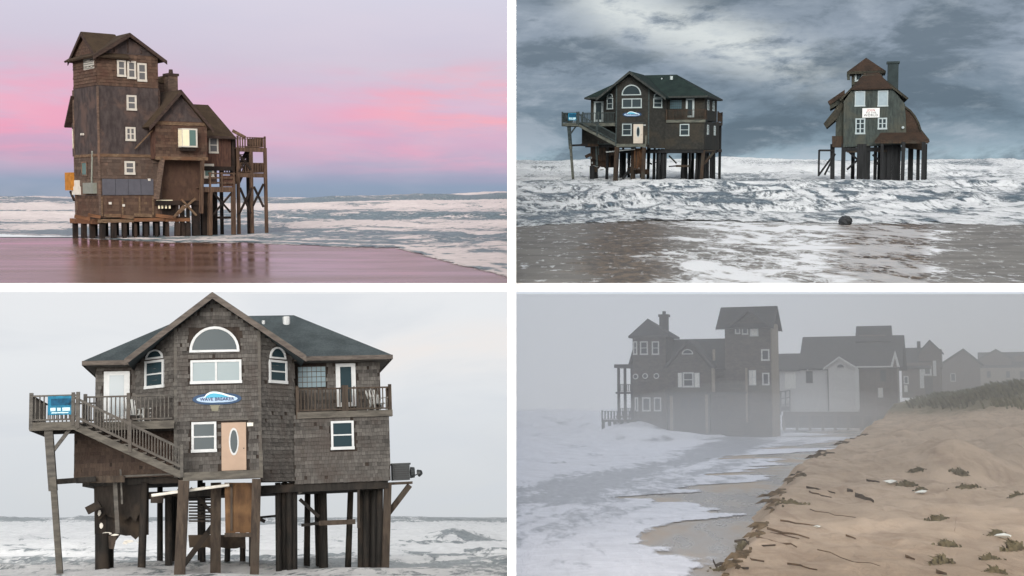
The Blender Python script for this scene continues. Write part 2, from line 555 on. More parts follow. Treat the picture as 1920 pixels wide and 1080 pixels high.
# --- upper right: storm
def h2(X, Y, A):
    z = 0.35*(fbm(X*0.22, Y*0.3, 5, 51)-0.5)*sstep(36, 60, Y) + np.clip(Y/75,.25,2.2)*.42*chop(X, Y, 3.2+Y*.03, 2.2+Y*.03, 411)*sstep(38, 50, Y)*(1-.6*np.exp(-((Y-120)/35)**2))
    k = fbm(X*0.02, Y*0+2, 4, 55)
    z = z + 1.7*(k*1.5)*crest(Y, 330, 30, 80) + 0.3*k*crest(Y, 165, 10, 30) + 0.25*crest(Y+6*(k-.5), 84, 5, 14) - .25*np.exp(-((Y-120)/30)**2)
    z = z + 0.28*crest(Y+5*(k-.5), 60, 4, 9) + 0.9*(fbm(X*.05, Y*.05, 4, 57)-.5)*sstep(110, 220, Y)
    return z
def f2(X, Y, A, D):
    n = fbm(X*0.06, Y*0.07, 4, 61)
    f = 0.50 + 0.7*(n-0.5)
    f = f + 0.05*sstep(110, 200, Y) - 0.6*sstep(430, 620, Y)
    f = f + 0.2*np.exp(-((A-0.14)/0.09)**2)*sstep(60, 160, Y)
    f = f - 0.16*np.exp(-((Y-62)/16)**2)*np.exp(-((A-0.285)/0.06)**2)
    f = f - 0.05*np.exp(-((Y-52)/10)**2)
    return f + 0.5*np.exp(-D/0.8) + .5*(chop(X, Y+.6, 3.2+Y*.03, 2.2+Y*.03, 411)-.36)*sstep(1.5,8,D)*(1-.5*sstep(200,400,Y))
sh2 = shore_line(2, [(950,428),(1010,427),(1120,422),(1220,416),(1330,417),(1500,421),(1640,423),(1760,424),(1920,424),(2200,425)])
sea2 = sea_mat('sea_storm', S(64,80,90), S(118,134,144), S(236,241,244), (1.5,0.42,0.6), (0.26,0.74), 2.1, 0.8, rough=0.3, spec=0.3, fine=(3.2,1.0,1), fade=True)
make_sea(2, sh2, (0.0001, 0.62), 560, 520, 1490, h2, f2, sea2, 3.0)

def sand2_mat():
    t = NT('wet_sand_storm')
    raw = t.coord(); x, y, z = t.xyz(raw)
    n = t.noise(t.coord((0.5,0.9,1)), 1.0, 5, 0.6, 0.5)
    base = t.mix(t.rng(n, 0.35, 0.65), S(116,113,108), S(140,137,131))
    # brown shingly patches
    ax = t.math('DIVIDE', x, y)
    p1 = t.math('MULTIPLY', t.rng(t.math('ADD', ax, t.math('MULTIPLY', t.math('SUBTRACT', n, 0.5), 0.10)), 0.245, 0.262), t.rng(ax, 0.318, 0.333, 1, 0))
    p2 = t.math('MULTIPLY', t.rng(t.math('ADD', ax, t.math('MULTIPLY', t.math('SUBTRACT', n, 0.5), 0.12)), 0.045, 0.075), t.rng(ax, 0.10, 0.14, 1, 0))
    pm = t.math('MAXIMUM', p1, t.math('MULTIPLY', p2, 0.75))
    gr = t.noise(t.coord((1,.4,1)), 5.0, 5, 0.75)
    base = t.mix(pm, base, t.mix(t.rng(gr, 0.4, 0.6), S(48,38,28), S(120,100,76)))
    # foam lace
    dn = t.noise(t.coord((1,1,1)), 1.6, 4, 0.6)
    cm = t.node('ShaderNodeVectorMath', operation='ADD')
    sc = t.node('ShaderNodeVectorMath', operation='SCALE'); sc.inputs['Scale'].default_value = 0.9
    nn = t.node('ShaderNodeTexNoise'); nn.inputs['Scale'].default_value = 0.9; nn.inputs['Detail'].default_value = 4
    t.l.new(raw, nn.inputs['Vector']); t.l.new(nn.outputs['Color'], sc.inputs[0])
    t.l.new(t.coord((1.1,0.36,1)), cm.inputs[0]); t.l.new(sc.outputs[0], cm.inputs[1])
    vo = t.node('ShaderNodeTexVoronoi', feature='DISTANCE_TO_EDGE'); vo.inputs['Scale'].default_value = 2.1
    t.l.new(cm.outputs[0], vo.inputs['Vector'])
    big = t.noise(t.coord((0.35,0.22,1)), 1.0, 4, 0.6, 0.3)
    amt = t.math('ADD', t.math('MULTIPLY', t.rng(ax, 0.06, 0.16), t.rng(ax, 0.31, 0.36, 1, 0.25)), t.math('MULTIPLY', t.math('SUBTRACT', big, 0.5), 2.4))
    lace = t.math('MULTIPLY', t.rng(vo.outputs['Distance'], 0.01, 0.06, 1, 0), t.rng(amt, 0.35, 0.95))
    sp = t.rng(t.math('ADD', t.noise(t.coord((1,.4,1)), 3.4, 5, 0.7, 0.3), t.math('MULTIPLY', t.rng(amt, 0.2, 1.2), 0.10)), 0.56, 0.66)
    blob = t.rng(t.math('ADD', t.noise(t.coord((0.9,0.34,1)), 1.0, 7, 0.66, 0.5), t.math('MULTIPLY', t.rng(amt, 0.2, 1.2), 0.19)), 0.62, 0.70)
    fm = t.math('MAXIMUM', t.math('MAXIMUM', t.math('MULTIPLY', lace, 0.9), t.math('MULTIPLY', sp, 0.8)), blob)
    fm = t.math('MULTIPLY', fm, t.math('SUBTRACT', 1.0, t.math('MULTIPLY', pm, .45)))
    c = t.mix(fm, base, S(236,240,244))
    h = t.math('ADD', t.math('MULTIPLY', gr, 0.4), t.math('MULTIPLY', fm, 0.8))
    return t.done(t.bsdf(c, t.rng(fm, 0, 1, 0.5, 0.8), 0.3, t.bump(h, 0.6, 0.06)))
yy = np.linspace(20.1, 60, 50); aa = np.linspace(0.0001, 0.7, 50)
Yg, Ag = np.meshgrid(yy, aa, indexing='ij')
tag(grid_obj('sand', Ag*Yg, Yg, -0.01*np.clip(Yg-38, 0, 99) - 0.002, sand2_mat(), BM[2]), kind='structure')

# --- lower left: overcast
def h3(X, Y, A):
    z = 0.3*(fbm(X*0.2, Y*0.25, 5, 71)-0.5) + np.clip(Y/110,.4,2.4)*.6*chop(X, Y, 6+Y*.05, 3+Y*.03, 421)
    k = fbm(X*0.025, Y*0+2, 4, 75)
    z = z + 1.2*(k*1.6)*crest(Y, 330, 25, 60) + 0.6*k*crest(Y, 160, 10, 30) + 0.45*crest(Y, 112, 7, 14)*np.exp(-((A+0.04)/0.03)**2)*(.4+1.4*fbm(X*.4,Y*.3,4,77))
    return z
def f3(X, Y, A, D):
    n = fbm(X*0.07, Y*0.06, 4, 81)
    f = 0.42 + 0.5*(n-0.5) - 0.5*sstep(230, 330, Y) + .45*crest(Y+30*(n-.5), 150, 35, 60) + .25*crest(Y, 84, 8, 10) + .2*(1-sstep(50,62,Y))
    f = f + .75*(chop(X, Y+1, 6+Y*.05, 3+Y*.03, 421)-.34)*sstep(52,70,Y)
    f = f - 0.18*np.exp(-((Y-60)/5)**2) - 0.6*crest(Y, 110, 6, 8)*np.exp(-((A+0.042)/0.022)**2)*(n*2) - .3*(fbm(X*.15,Y*.2,4,83)-.45)
    return f
sh3 = shore_line(3, [(-800,1250),(0,1250),(960,1250)])
sea3 = sea_mat('sea_overcast', S(104,114,118), S(150,158,160), S(250,250,249), (0.7,0.3,0.5), (0.34,0.64), 1.5, 0.7, rough=0.35, spec=0.3, fine=(1.5,.6,1))
make_sea(3, sh3, (-0.62, -0.0001), 420, 380, 1470, h3, f3, sea3, 2.0)

# ------------------------------------------------------------------ house-building helpers
def window(root, o, u, n, w, h, mat_f, mat_g, nx=1, nz=2, fw=0.07, name='window', arch=False):
    """framed window on a wall: o centre, u to the right, n out of the wall; frame > pane"""
    o, u, n = Vector(o), Vector(u).normalized(), Vector(n).normalized()
    z = Vector((0,0,1))
    m = MB()
    def bar(a0, a1, b0, b1, d0, d1):
        p = [o+u*a+z*b+n*d for a, b, d in ((a0,b0,d0),(a1,b0,d0),(a1,b0,d1),(a0,b0,d1),(a0,b1,d0),(a1,b1,d0),(a1,b1,d1),(a0,b1,d1))]
        m.hexa(p)
    W, H = w/2, h/2
    if arch:
        N = 16
        ri = 1-fw*1.1/W
        for i in range(N):
            t0, t1 = math.pi*i/N, math.pi*(i+1)/N
            pts = []
            for d in (0.004, 0.06):
                for t, k in ((t0,1),(t1,1),(t1,ri),(t0,ri)):
                    pts.append(o + u*(math.cos(t)*W*k) + z*(-H+math.sin(t)*h*k) + n*d)
            m.hexa(pts)
        bar(-W, W, -H-fw*0.6, -H+fw*0.4, 0.002, 0.065)
        f = m.build(name, mat_f, root)
        g = MB()
        ps = [o + u*(math.cos(math.pi*i/N)*W*ri) + z*(-H+math.sin(math.pi*i/N)*h*ri) + n*0.02 for i in range(N+1)]
        g.prism(ps, n*0.008)
        g.build('pane', mat_g, f)
        return f
    bar(-W, -W+fw, -H, H, 0.003, 0.06); bar(W-fw, W, -H, H, 0.003, 0.06)
    bar(-W+fw, W-fw, H-fw, H, 0.003, 0.06); bar(-W-0.02, W+0.02, -H-0.03, -H+fw, 0.002, 0.075)
    for i in range(1, nx):
        c = -W + w*i/nx; bar(c-fw*0.45, c+fw*0.45, -H+fw, H-fw, 0.004, 0.05)
    for j in range(1, nz):
        c = -H + h*j/nz; bar(-W+fw, W-fw, c-fw*0.3, c+fw*0.3, 0.005, 0.045)
    f = m.build(name, mat_f, root)
    g = MB(); m = g
    bar(-W+fw, W-fw, -H+fw, H-fw, 0.010, 0.022)
    g.build('pane', mat_g, f)
    return f

class House:
    def __init__(s, name, M, label, cat='house', group=None, T=None):
        s.root = thing(name, M, label, cat, group)
        s.T = T or Frame(M)
    def Y(s, px, py, y): return s.T.y(px, py, y)
    def X(s, px, py, x): return s.T.x(px, py, x)
    def win(s, x0, y0, x1, y1, y, mf, mg, nx=1, nz=2, fw=0.07, **k):
        a, b = s.Y(x0, y0, y), s.Y(x1, y1, y)
        return window(s.root, ((a.x+b.x)/2, y, (a.z+b.z)/2), (1,0,0), (0,-1,0), abs(b.x-a.x), abs(a.z-b.z), mf, mg, nx, nz, fw, **k)
    def winx(s, x0, y0, x1, y1, x, sgn, mf, mg, nx=1, nz=2, fw=0.07, **k):
        a, b = s.X(x0, y0, x), s.X(x1, y1, x)
        return window(s.root, (x, (a.y+b.y)/2, (a.z+b.z)/2), (0,sgn,0), (sgn,0,0), abs(b.y-a.y), abs(a.z-b.z), mf, mg, nx, nz, fw, **k)
    def box(s, name, mat, *a): return box(s.root, name, mat, *a)
    def beam(s, name, mat, p, q, w, h=None): return beam(s.root, name, mat, p, q, w, h)

def roof_slab(m, a, b, c, d, th):
    """a sloping roof plane a-b-c-d (a-b eave, c-d ridge) with thickness"""
    a, b, c, d = map(Vector, (a, b, c, d))
    n = (b-a).cross(d-a).normalized()
    if n.z < 0: n = -n
    m.hexa([a-n*th, b-n*th, c-n*th, d-n*th, a, b, c, d])

def gable_y(root, xc, hw0, hw1, zr, ze0, ze1, y0, y1, th, mat, fascia=None, fw=0.22):
    """gable roof whose ridge runs back along y"""
    m = MB()
    roof_slab(m, (xc-hw0,y0,ze0), (xc-hw0,y1,ze0), (xc,y1,zr), (xc,y0,zr), th)
    roof_slab(m, (xc+hw1,y0,ze1), (xc+hw1,y1,ze1), (xc,y1,zr), (xc,y0,zr), th)
    r = m.build('roof', mat, root)
    if fascia:
        for hw, ze, sg in ((hw0, ze0, -1), (hw1, ze1, 1)):
            f = MB()
            p, q = Vector((xc, y0-0.03, zr-0.02)), Vector((xc+sg*hw, y0-0.03, ze-0.02))
            f.hexa([p+Vector((0,-0.03,-fw)), q+Vector((0,-0.03,-fw)), q+Vector((0,0.03,-fw)), p+Vector((0,0.03,-fw)),
                    p+Vector((0,-0.03,0)), q+Vector((0,-0.03,0)), q+Vector((0,0.03,0)), p+Vector((0,0.03,0))])
            f.build('fascia_board', fascia, r)
    return r

def gable_x(root, yc, hw, zr, ze, x0, x1, th, mat, fascia=None, fw=0.22, hw1=None, ze1=None):
    m = MB()
    hw1 = hw if hw1 is None else hw1; ze1 = ze if ze1 is None else ze1
    roof_slab(m, (x0,yc-hw,ze), (x1,yc-hw,ze), (x1,yc,zr), (x0,yc,zr), th)
    roof_slab(m, (x0,yc+hw1,ze1), (x1,yc+hw1,ze1), (x1,yc,zr), (x0,yc,zr), th)
    r = m.build('roof', mat, root)
    if fascia:
        for xe, sx in ((x0, -1), (x1, 1)):
            for w, z, sg in ((hw, ze, -1), (hw1, ze1, 1)):
                f = MB(); e = 0.03*sx
                p, q = Vector((xe+e, yc, zr-0.02)), Vector((xe+e, yc+sg*w, z-0.02))
                f.hexa([p+Vector((-.03,0,-fw)), q+Vector((-.03,0,-fw)), q+Vector((.03,0,-fw)), p+Vector((.03,0,-fw)),
                        p+Vector((-.03,0,0)), q+Vector((-.03,0,0)), q+Vector((.03,0,0)), p+Vector((.03,0,0))])
                f.build('fascia_board', fascia, r)
    return r

def hip_roof(root, x0, x1, y0, y1, ze, rx0, rx1, ry, zr, th, mat, fascia=None):
    """closed hip roof"""
    m = MB()
    e = [(x0,y0,ze),(x1,y0,ze),(x1,y1,ze),(x0,y1,ze)]
    if abs(rx1-rx0) < 0.01:
        top = [(rx0,ry,zr)]
        vs = e + top + [(x,y,z-th) for x,y,z in e]
        fs = [(0,1,4),(1,2,4),(2,3,4),(3,0,4),(5,8,7,6),(0,5,6,1),(1,6,7,2),(2,7,8,3),(3,8,5,0)]
    else:
        vs = e + [(rx0,ry,zr),(rx1,ry,zr)] + [(x,y,z-th) for x,y,z in e]
        fs = [(0,1,5,4),(1,2,5),(2,3,4,5),(3,0,4),(6,9,8,7),(0,6,7,1),(1,7,8,2),(2,8,9,3),(3,9,6,0)]
    m.add(vs, fs)
    r = m.build('roof', mat, root)
    if fascia:
        f = MB()
        t = 0.05
        f.box(x0-t, x1+t, y0-t, y0-0.004, ze-th-0.03, ze-0.01)
        f.box(x0-t, x0-0.004, y0, y1, ze-th-0.03, ze-0.01); f.box(x1+0.004, x1+t, y0, y1, ze-th-0.03, ze-0.01)
        f.build('fascia_board', fascia, r)
    return r

def railing(root, p, q, h, mat, gap=0.13, posts=True, bw=0.045):
    p, q = Vector(p), Vector(q); z = Vector((0,0,1))
    m = MB()
    m.beam(p+z*h, q+z*h, 0.10, 0.06); m.beam(p+z*0.10, q+z*0.10, 0.06, 0.06)
    n = max(2, int((q-p).length/gap))
    for i in range(1, n):
        b = p+(q-p)*(i/n)
        m.beam(b+z*0.10, b+z*(h-0.02), bw, bw)
    r = m.build('railing', mat, root)
    if posts:
        for c in (p, q):
            MB().beam(c-z*0.25, c+z*(h+0.12), 0.13, 0.13).build('rail_post', mat, r)
    return r

def pile(root, x, y, ztop, zbot, w, mat, lean=0.0, round_=False, name='pile'):
    dx, dy = random.uniform(-.05,.05)+lean, random.uniform(-.06,.06)
    m = MB()
    if round_: m.tube((x+dx,y+dy,zbot), (x,y,ztop), w*0.55, w*0.48, 10)
    else: m.beam((x+dx,y+dy,zbot), (x,y,ztop), w, w)
    return m.build(name, mat, root)

def shingles(root, o, u, n, poly, holes, course, width, mat, seed=1, parent=None, thick=.045):
    """courses of lapped shingles on a wall; poly in (u, z) of that wall"""
    rs = random.Random(seed)
    o, u, n = Vector(o), Vector(u).normalized(), Vector(n).normalized()
    def inside(a, b):
        c = False; j = len(poly)-1
        for i in range(len(poly)):
            xi, zi = poly[i]; xj, zj = poly[j]
            if (zi > b) != (zj > b) and a < (xj-xi)*(b-zi)/(zj-zi)+xi: c = not c
            j = i
        return c
    us = [p[0] for p in poly]; zs = [p[1] for p in poly]
    V, Fc, R = [], [], []
    b = min(zs); row = 0
    while b < max(zs):
        rowr = rs.random()
        a = min(us) - rs.random()*width
        while a < max(us):
            w = width*rs.uniform(0.7, 1.35)
            ca, cb = a+w/2, b+course/2
            a0, a1 = max(a+0.004, min(us)), min(a+w-0.004, max(us))
            if a1-a0 > 0.03 and inside(ca, cb) and not any(h[0] < a1 and a0 < h[1] and h[2]-course*0.3 < cb < h[3]+course*0.3 for h in holes):
                if rs.random() > 0.012:
                    k = len(V)
                    t0 = thick*rs.uniform(.8,1.3); t1 = 0.006
                    lo = b - rs.uniform(0, 0.02)
                    for aa, bb, tt in ((a0,lo,0.0),(a1,lo,0.0),(a1,lo,t0),(a0,lo,t0),(a0,b+course,t1),(a1,b+course,t1)):
                        V.append(tuple(o+u*aa+Vector((0,0,1))*bb+n*tt))
                    Fc += [(k,k+1,k+2,k+3),(k+3,k+2,k+5,k+4),(k,k+3,k+4),(k+1,k+5,k+2)]
                    r = .45*rowr + .55*rs.random()
                    R += [r]*6
            a += w
        b += course; row += 1
    me = bpy.data.meshes.new('shingles'); me.from_pydata(V, [], Fc); me.update()
    at = me.attributes.new('rnd', 'FLOAT', 'POINT'); at.data.foreach_set('value', np.array(R, dtype=np.float32))
    me.materials.append(mat)
    ob = bpy.data.objects.new('shingles', me)
    link(ob, parent or root); ob['kind'] = 'stuff'
    return ob

def text_mesh(txt, size, mat, M, parent=None, name='lettering', spacing=1.0, extrude=0.004):
    cu = bpy.data.curves.new(name, 'FONT'); cu.body = txt; cu.size = size
    cu.align_x = 'CENTER'; cu.align_y = 'CENTER'; cu.extrude = extrude; cu.space_character = spacing; cu.offset = size*.012
    tmp = bpy.data.objects.new(name, cu)
    scene.collection.objects.link(tmp)
    bpy.context.view_layer.update()
    me = bpy.data.meshes.new_from_object(tmp.evaluated_get(bpy.context.evaluated_depsgraph_get()))
    bpy.data.objects.remove(tmp)
    me.materials.clear(); me.materials.append(mat)
    o = bpy.data.objects.new(name, me)
    scene.collection.objects.link(o)
    if parent is not None: o.parent = parent
    o.matrix_local = M
    return o

# ------------------------------------------------------------------ the shingled house on stilts (lower left, and again upper right)
MAT3 = dict(
    sh=shingle_mat('cedar_shingle', S(112,109,105), S(60,58,56), S(82,76,72)),
    shr=shingle_mat('reddish_shingle', S(90,76,67), S(54,45,41), S(74,60,52)),
    under=wood('shingle_backing', S(60,52,46), S(42,36,33), None, 0.14),
    grey=wood('grey_deck_timber', S(96,93,88), S(72,70,67), S(84,79,74), 0, (1.5,6,6)),
    pale=wood('pale_weathered_timber', S(98,94,87), S(74,71,66), None, 0, (1.5,6,6)),
    brown=wood('brown_timber', S(78,68,59), S(52,45,40), S(68,61,54)),
    ply=wood('brown_plywood', S(96,72,50), S(66,48,34), S(120,92,64), 0, (3,3,0.7)),
    dark=wood('dark_wet_pile', S(46,43,40), S(27,26,25), S(56,49,43), 0, (7,7,0.5)),
    ragged=wood('torn_dark_board', S(52,46,41), S(32,29,27), S(66,56,46), 0, (3,3,1)),
    roof=roofing('blue_grey_asphalt_roof', S(80,89,92), S(62,70,73)),
    trim=M_TRIM, glass=M_GLASS, pale_glass=glass('painted_reflection_glass', S(132,146,150), 0.08),  # pale_glass: reflected cloud brightness put into the base colour
    door=plain('peach_door_paint', S(164,140,120), 0.5, 0.35, 0.04),
    fascia=wood('fascia_timber', S(100,93,87), S(78,72,68), None, 0, (2,2,8)),
    insul=plain('torn_insulation', S(226,222,212), 0.9, 0.1, 0.08),
    block=glass('glass_block', S(110,130,138), 0.25), detail=True)

M3 = BM[3] @ Matrix.Translation((-12.05, 50.6, 0)) @ Matrix.Rotation(math.radians(11.5), 4, 'Z') @ Matrix.Rotation(math.radians(-2.6), 4, 'Y')
T3 = Frame(M3)

def stilt_house(name, M, label, mt, detail):
    H = House(name, M, label, 'house', None, T3)
    R = H.root
    Q = lambda px, py, y: T3.y(px, py, y)
    xL, xR = Q(329,750,0).x, Q(487,750,0).x
    z0 = Q(412,892,0).z
    apex = Q(398,547,-0.75)
    eL, eR = Q(233,674,-0.75), Q(574,664,-0.75)
    ze = (eL.z+eR.z)/2
    hwL, hwR = apex.x-eL.x, eR.x-apex.x
    def zroof(x):        # underside of the gable at x
        return apex.z - (apex.z-ze)*(((apex.x-x)/hwL) if x < apex.x else ((x-apex.x)/hwR)) - 0.22
    def wallpoly(pts, depth, mat, name='wall'):
        return MB().prism(pts, (0,depth,0)).build(name, mat, R)
    # central bay
    pent = [(xL,z0),(xR,z0),(xR,zroof(xR)),(apex.x,apex.z-0.22),(xL,zroof(xL))]
    w0 = wallpoly([(x,0,z) for x, z in pent], 3.0, mt['under'])
    # angled sides
    aLx, aRx, ad = xL-1.62, xR+1.42, 1.35
    zdk = Q(250,792,0).z                      # upper deck level
    zlow = Q(525,902,0.8).z
    wl = MB().prism([(xL,0.01,zdk),(aLx,ad,zdk),(aLx,ad,zroof(aLx)),(xL,0.01,zroof(xL)-0.02)], (0.0,2.0,0)).build('wall', mt['under'], R)
    wr = MB().prism([(xR,0.01,zlow),(aRx,ad,zlow),(aRx,ad,zroof(aRx)),(xR,0.01,zroof(xR)-0.02)], (0.0,2.0,0)).build('wall', mt['under'], R)
    # right wing
    yl, yu = 1.2, 2.4
    rx0, rx1 = aRx-0.05, Q(731,840,yl).x
    zb, zl0 = Q(645,772,yl).z, Q(645,904,yl).z
    wrl = wallpoly([(rx0,yl,zl0),(rx1,yl,zl0),(rx1,yl,zb-0.12),(rx0,yl,zb-0.12)], 8.3, mt['under'])
    rux1 = Q(713,720,yu).x
    zeR = Q(650,667,1.6).z
    wru = wallpoly([(rx0,yu,zb),(rux1,yu,zb),(rux1,yu,zeR-0.05),(rx0,yu,zeR-0.05)], 6.8, mt['under'])
    # left wing, upper and lower
    lx0 = Q(179,715,yu).x
    zeL = zeR
    wlu = wallpoly([(lx0,yu,zdk),(aLx+0.4,yu,zdk),(aLx+0.4,yu,zeL-0.05),(lx0,yu,zeL-0.05)], 6.8, mt['under'])
    llx0 = Q(139,850,1.6).x; zll = Q(230,896,1.6).z
    wll = wallpoly([(llx0,1.6,zll),(xL,1.6,zll),(xL,1.6,zdk-0.25),(llx0,1.6,zdk-0.25)], 7.0, mt['under'])
    # floor frame
    H.box('floor_beam', mt['dark'], xL, rx1-0.1, 1.3, 9.3, zl0-0.32, zl0-0.003)
    H.box('floor_beam', mt['dark'], llx0+0.3, xL, 1.8, 8.4, zll-0.28, zll-0.003)
    # roofs
    ex0, ex1 = Q(156,691,1.5).x, Q(734,662,1.5).x
    rg = Q(551,591,5.4)
    rl = ex0 + (ex1-rg.x)
    hip_roof(R, ex0, ex1, 1.5, 9.9, zeR, rl, rg.x, 5.4, rg.z, 0.16, mt['roof'], mt['fascia'])
    H.box('soffit', mt['grey'], ex0+0.05, ex1-0.05, 1.56, 9.8, zeR-0.20, zeR-0.162)
    gable_y(R, apex.x, hwL, hwR, apex.z, ze, ze, -0.75, 5.4, 0.14, mt['roof'], mt['fascia'], 0.26)
    for px, py in ((494,601),(537,594)):
        p = Q(px, py, 4.6)
        MB().tube((p.x,4.6,p.z-0.9), (p.x,4.6,p.z), 0.07 if px < 500 else 0.16).build('roof_vent', mt['trim'], R)
    # shingle cladding
    def rect(px0,py0,px1,py1,y):
        a, b = Q(px0,py0,y), Q(px1,py1,y); return [min(a.x,b.x), max(a.x,b.x), min(a.z,b.z), max(a.z,b.z)]
    wins0 = {'arch': rect(355,613,449,657,0), 'mid': rect(357,676,453,717,0), 'low': rect(359,792,406,846,0), 'door': rect(415,793,463,880,0)}
    if detail:
        shingles(R, (0,-0.004,0), (1,0,0), (0,-1,0), pent, list(wins0.values()), 0.155, 0.12, mt['sh'], 1, w0)
        dl = Vector((xL-aLx, -ad+0.01, 0)); ll = dl.length; dl.normalize(); nl = Vector((dl.y, -dl.x, 0))
        shingles(R, Vector((aLx,ad,0))+nl*0.004, dl, nl, [(0,zdk),(ll,zdk),(ll,zroof(xL)),(0,zroof(aLx))], [], 0.155, 0.12, mt['sh'], 2, wl)
        dr = Vector((aRx-xR, ad-0.01, 0)); lr = dr.length; dr.normalize(); nr = Vector((dr.y, -dr.x, 0))
        shingles(R, Vector((xR,0.01,0))+nr*0.004, dr, nr, [(0,zlow),(lr,zlow),(lr,zroof(aRx)),(0,zroof(xR))], [], 0.155, 0.12, mt['sh'], 3, wr)
        shingles(R, (0,yl-0.004,0), (1,0,0), (0,-1,0), [(aRx-.05,zl0),(rx1,zl0),(rx1,zb-.12),(aRx-.05,zb-.12)], [rect(620,790,664,841,yl)], 0.155, 0.12, mt['sh'], 4, wrl)
        shingles(R, (0,yu-0.004,0), (1,0,0), (0,-1,0), [(rx0,zb),(rux1,zb),(rux1,zeR-.2),(rx0,zeR-.2)], [rect(630,682,668,770,yu),rect(557,687,611,726,yu)], 0.155, 0.12, mt['sh'], 5, wru)
        shingles(R, (0,yu-0.004,0), (1,0,0), (0,-1,0), [(lx0,zdk),(aLx+.4,zdk),(aLx+.4,zeL-.2),(lx0,zeL-.2)], [rect(195,697,243,790,yu)], 0.155, 0.12, mt['sh'], 6, wlu)
        shingles(R, (0,1.596,0), (1,0,0), (0,-1,0), [(llx0,zll),(xL,zll),(xL,zdk-.25),(llx0,zdk-.25)], [], 0.155, 0.12, mt['shr'], 7, wll)
    # corner boards
    for x in (xL, xR):
        H.box('corner_board', mt['grey'], x-0.06, x+0.06, -0.045, 0.06, z0, zroof(x))
    # windows and doors
    g, tr = mt['glass'], mt['trim']
    yo = -0.035 if detail else -0.01
    a, b = Q(355,613,yo), Q(449,657,yo)
    window(R, ((a.x+b.x)/2, yo, (a.z+b.z)/2), (1,0,0), (0,-1,0), b.x-a.x, a.z-b.z, tr, g, fw=0.09, arch=True)
    H.win(357,676,453,717,yo,tr,mt['pale_glass'],2,1,0.09)
    H.win(359,792,406,846,yo,tr,g,1,2,0.09)
    for sx, bx, px0, px1, pya, pyb, pyc in ((-1,aLx,275,313,676,727,656), (1,aRx,501,535,676,718,651)):
        o0 = Vector((xL,0.01,0)) if sx < 0 else Vector((xR,0.01,0))
        o1 = Vector((bx,ad,0))
        d = (o1-o0).normalized()
        if sx < 0: d = -d
        n = Vector((d.y,-d.x,0))
        mid = (o0+o1)/2 + n*(0.035 if detail else 0.01)
        zt, zb_ = Q((px0+px1)/2,pya,0.7).z, Q((px0+px1)/2,pyb,0.7).z
        window(R, (mid.x,mid.y,(zt+zb_)/2), d, n, 1.0, zt-zb_, tr, g, 1, 2, 0.09)
        zc = Q((px0+px1)/2,pyc,0.7).z
        window(R, (mid.x,mid.y,(zt+0.10+zc)/2), d, n, 0.9, zc-zt-0.1, tr, g, fw=0.07, arch=True)
    yo1 = yl-(0.035 if detail else 0.01); yo2 = yu-(0.035 if detail else 0.01)
    H.win(620,790,664,841,yo1,tr,g,1,2,0.09)
    # glass block window, each block its own piece
    a, b = Q(558,688,yo2), Q(611,726,yo2)
    gb = H.box('glass_block_window', mt['grey'], a.x, b.x, yo2-0.02, yo2+0.03, b.z, a.z)
    me = None; cw, ch = (b.x-a.x)/6, (a.z-b.z)/4
    for i in range(6):
        for j in range(4):
            if me is None:
                ob = MB().box(-cw*.43,cw*.43,-0.03,0.0,-ch*.43,ch*.43).build('glass_block', mt['block'], gb); me = ob.data
            else:
                ob = link(bpy.data.objects.new('glass_block', me), gb)
            ob.location = (a.x+cw*(i+.5), yo2-0.022, b.z+ch*(j+.5))
    # doors: frame panel > pane
    def door(px0,py0,px1,py1,y,mat,pane,oval=False, mframe=None):
        a, b = Q(px0,py0,y), Q(px1,py1,y)
        d = MB().box(a.x,b.x,y-0.06,y+0.02,b.z,a.z)
        if mframe:
            for p in ((a.x-.09,a.x-.003,b.z,a.z+.09),(b.x+.003,b.x+.09,b.z,a.z+.09),(a.x,b.x,a.z+.003,a.z+.09)):
                pass
        d = d.build('door', mat, R)
        cxx, w, h = (a.x+b.x)/2, abs(b.x-a.x), abs(a.z-b.z)
        if oval:
            N = 20; zc = b.z + h*0.60
            for rx, rz, yy_, mm, nm in ((w*.20,h*.29,0.075,mt['trim'],'oval_frame'),(w*.145,h*.245,0.085,mt['glass'],'pane')):
                ps = [(cxx+rx*math.cos(2*math.pi*i/N), y-yy_, zc+rz*math.sin(2*math.pi*i/N)) for i in range(N)]
                MB().prism(ps, (0,0.02,0)).build(nm, mm, d)
        else:
            MB().box(cxx-w*.28,cxx+w*.28,y-0.072,y-0.061,b.z+h*.10,a.z-h*.08).build('pane', pane, d)
        MB().tube((cxx+w*.40,y-0.10,b.z+h*.45),(cxx+w*.40,y-0.06,b.z+h*.45),0.03).build('handle', mt['fascia'], d)
        return d
    door(415,793,462,881,yo,mt['door'],g,True)
    door(629,682,668,762,yo2,tr,g)
    door(195,697,243,790,yo2,tr,glass('door_glass', S(150,160,166), 0.15) if detail else g)
    a = Q(469,796,yo)
    H.box('porch_light', mt['insul'], a.x-.12, a.x+.12, -0.12, -0.03, a.z-.07, a.z+.07)
    a, b = Q(357,790,yo), Q(466,786,yo)
    H.box('drip_board', mt['grey'], a.x, b.x, -0.10, -0.03, a.z-0.02, a.z+0.05)
    # balcony on the right
    a, b = Q(558,772,yl-0.05), Q(733,772,yl-0.05)
    H.box('balcony_floor', mt['grey'], a.x, rx1+0.1, yl-0.1, yu, zb-0.10, zb)
    H.box('rim_board', mt['pale'], a.x-0.02, rx1+0.14, yl-0.16, yl-0.102, zb-0.24, zb+0.02)
    hr = Q(650,728,yl).z - zb
    xm = (a.x+rx1)/2
    railing(R, (a.x,yl-0.03,zb), (xm,yl-0.03,zb), hr, mt['brown'], 0.14)
    railing(R, (xm+0.14,yl-0.03,zb), (rx1+0.06,yl-0.03,zb), hr, mt['brown'], 0.14)
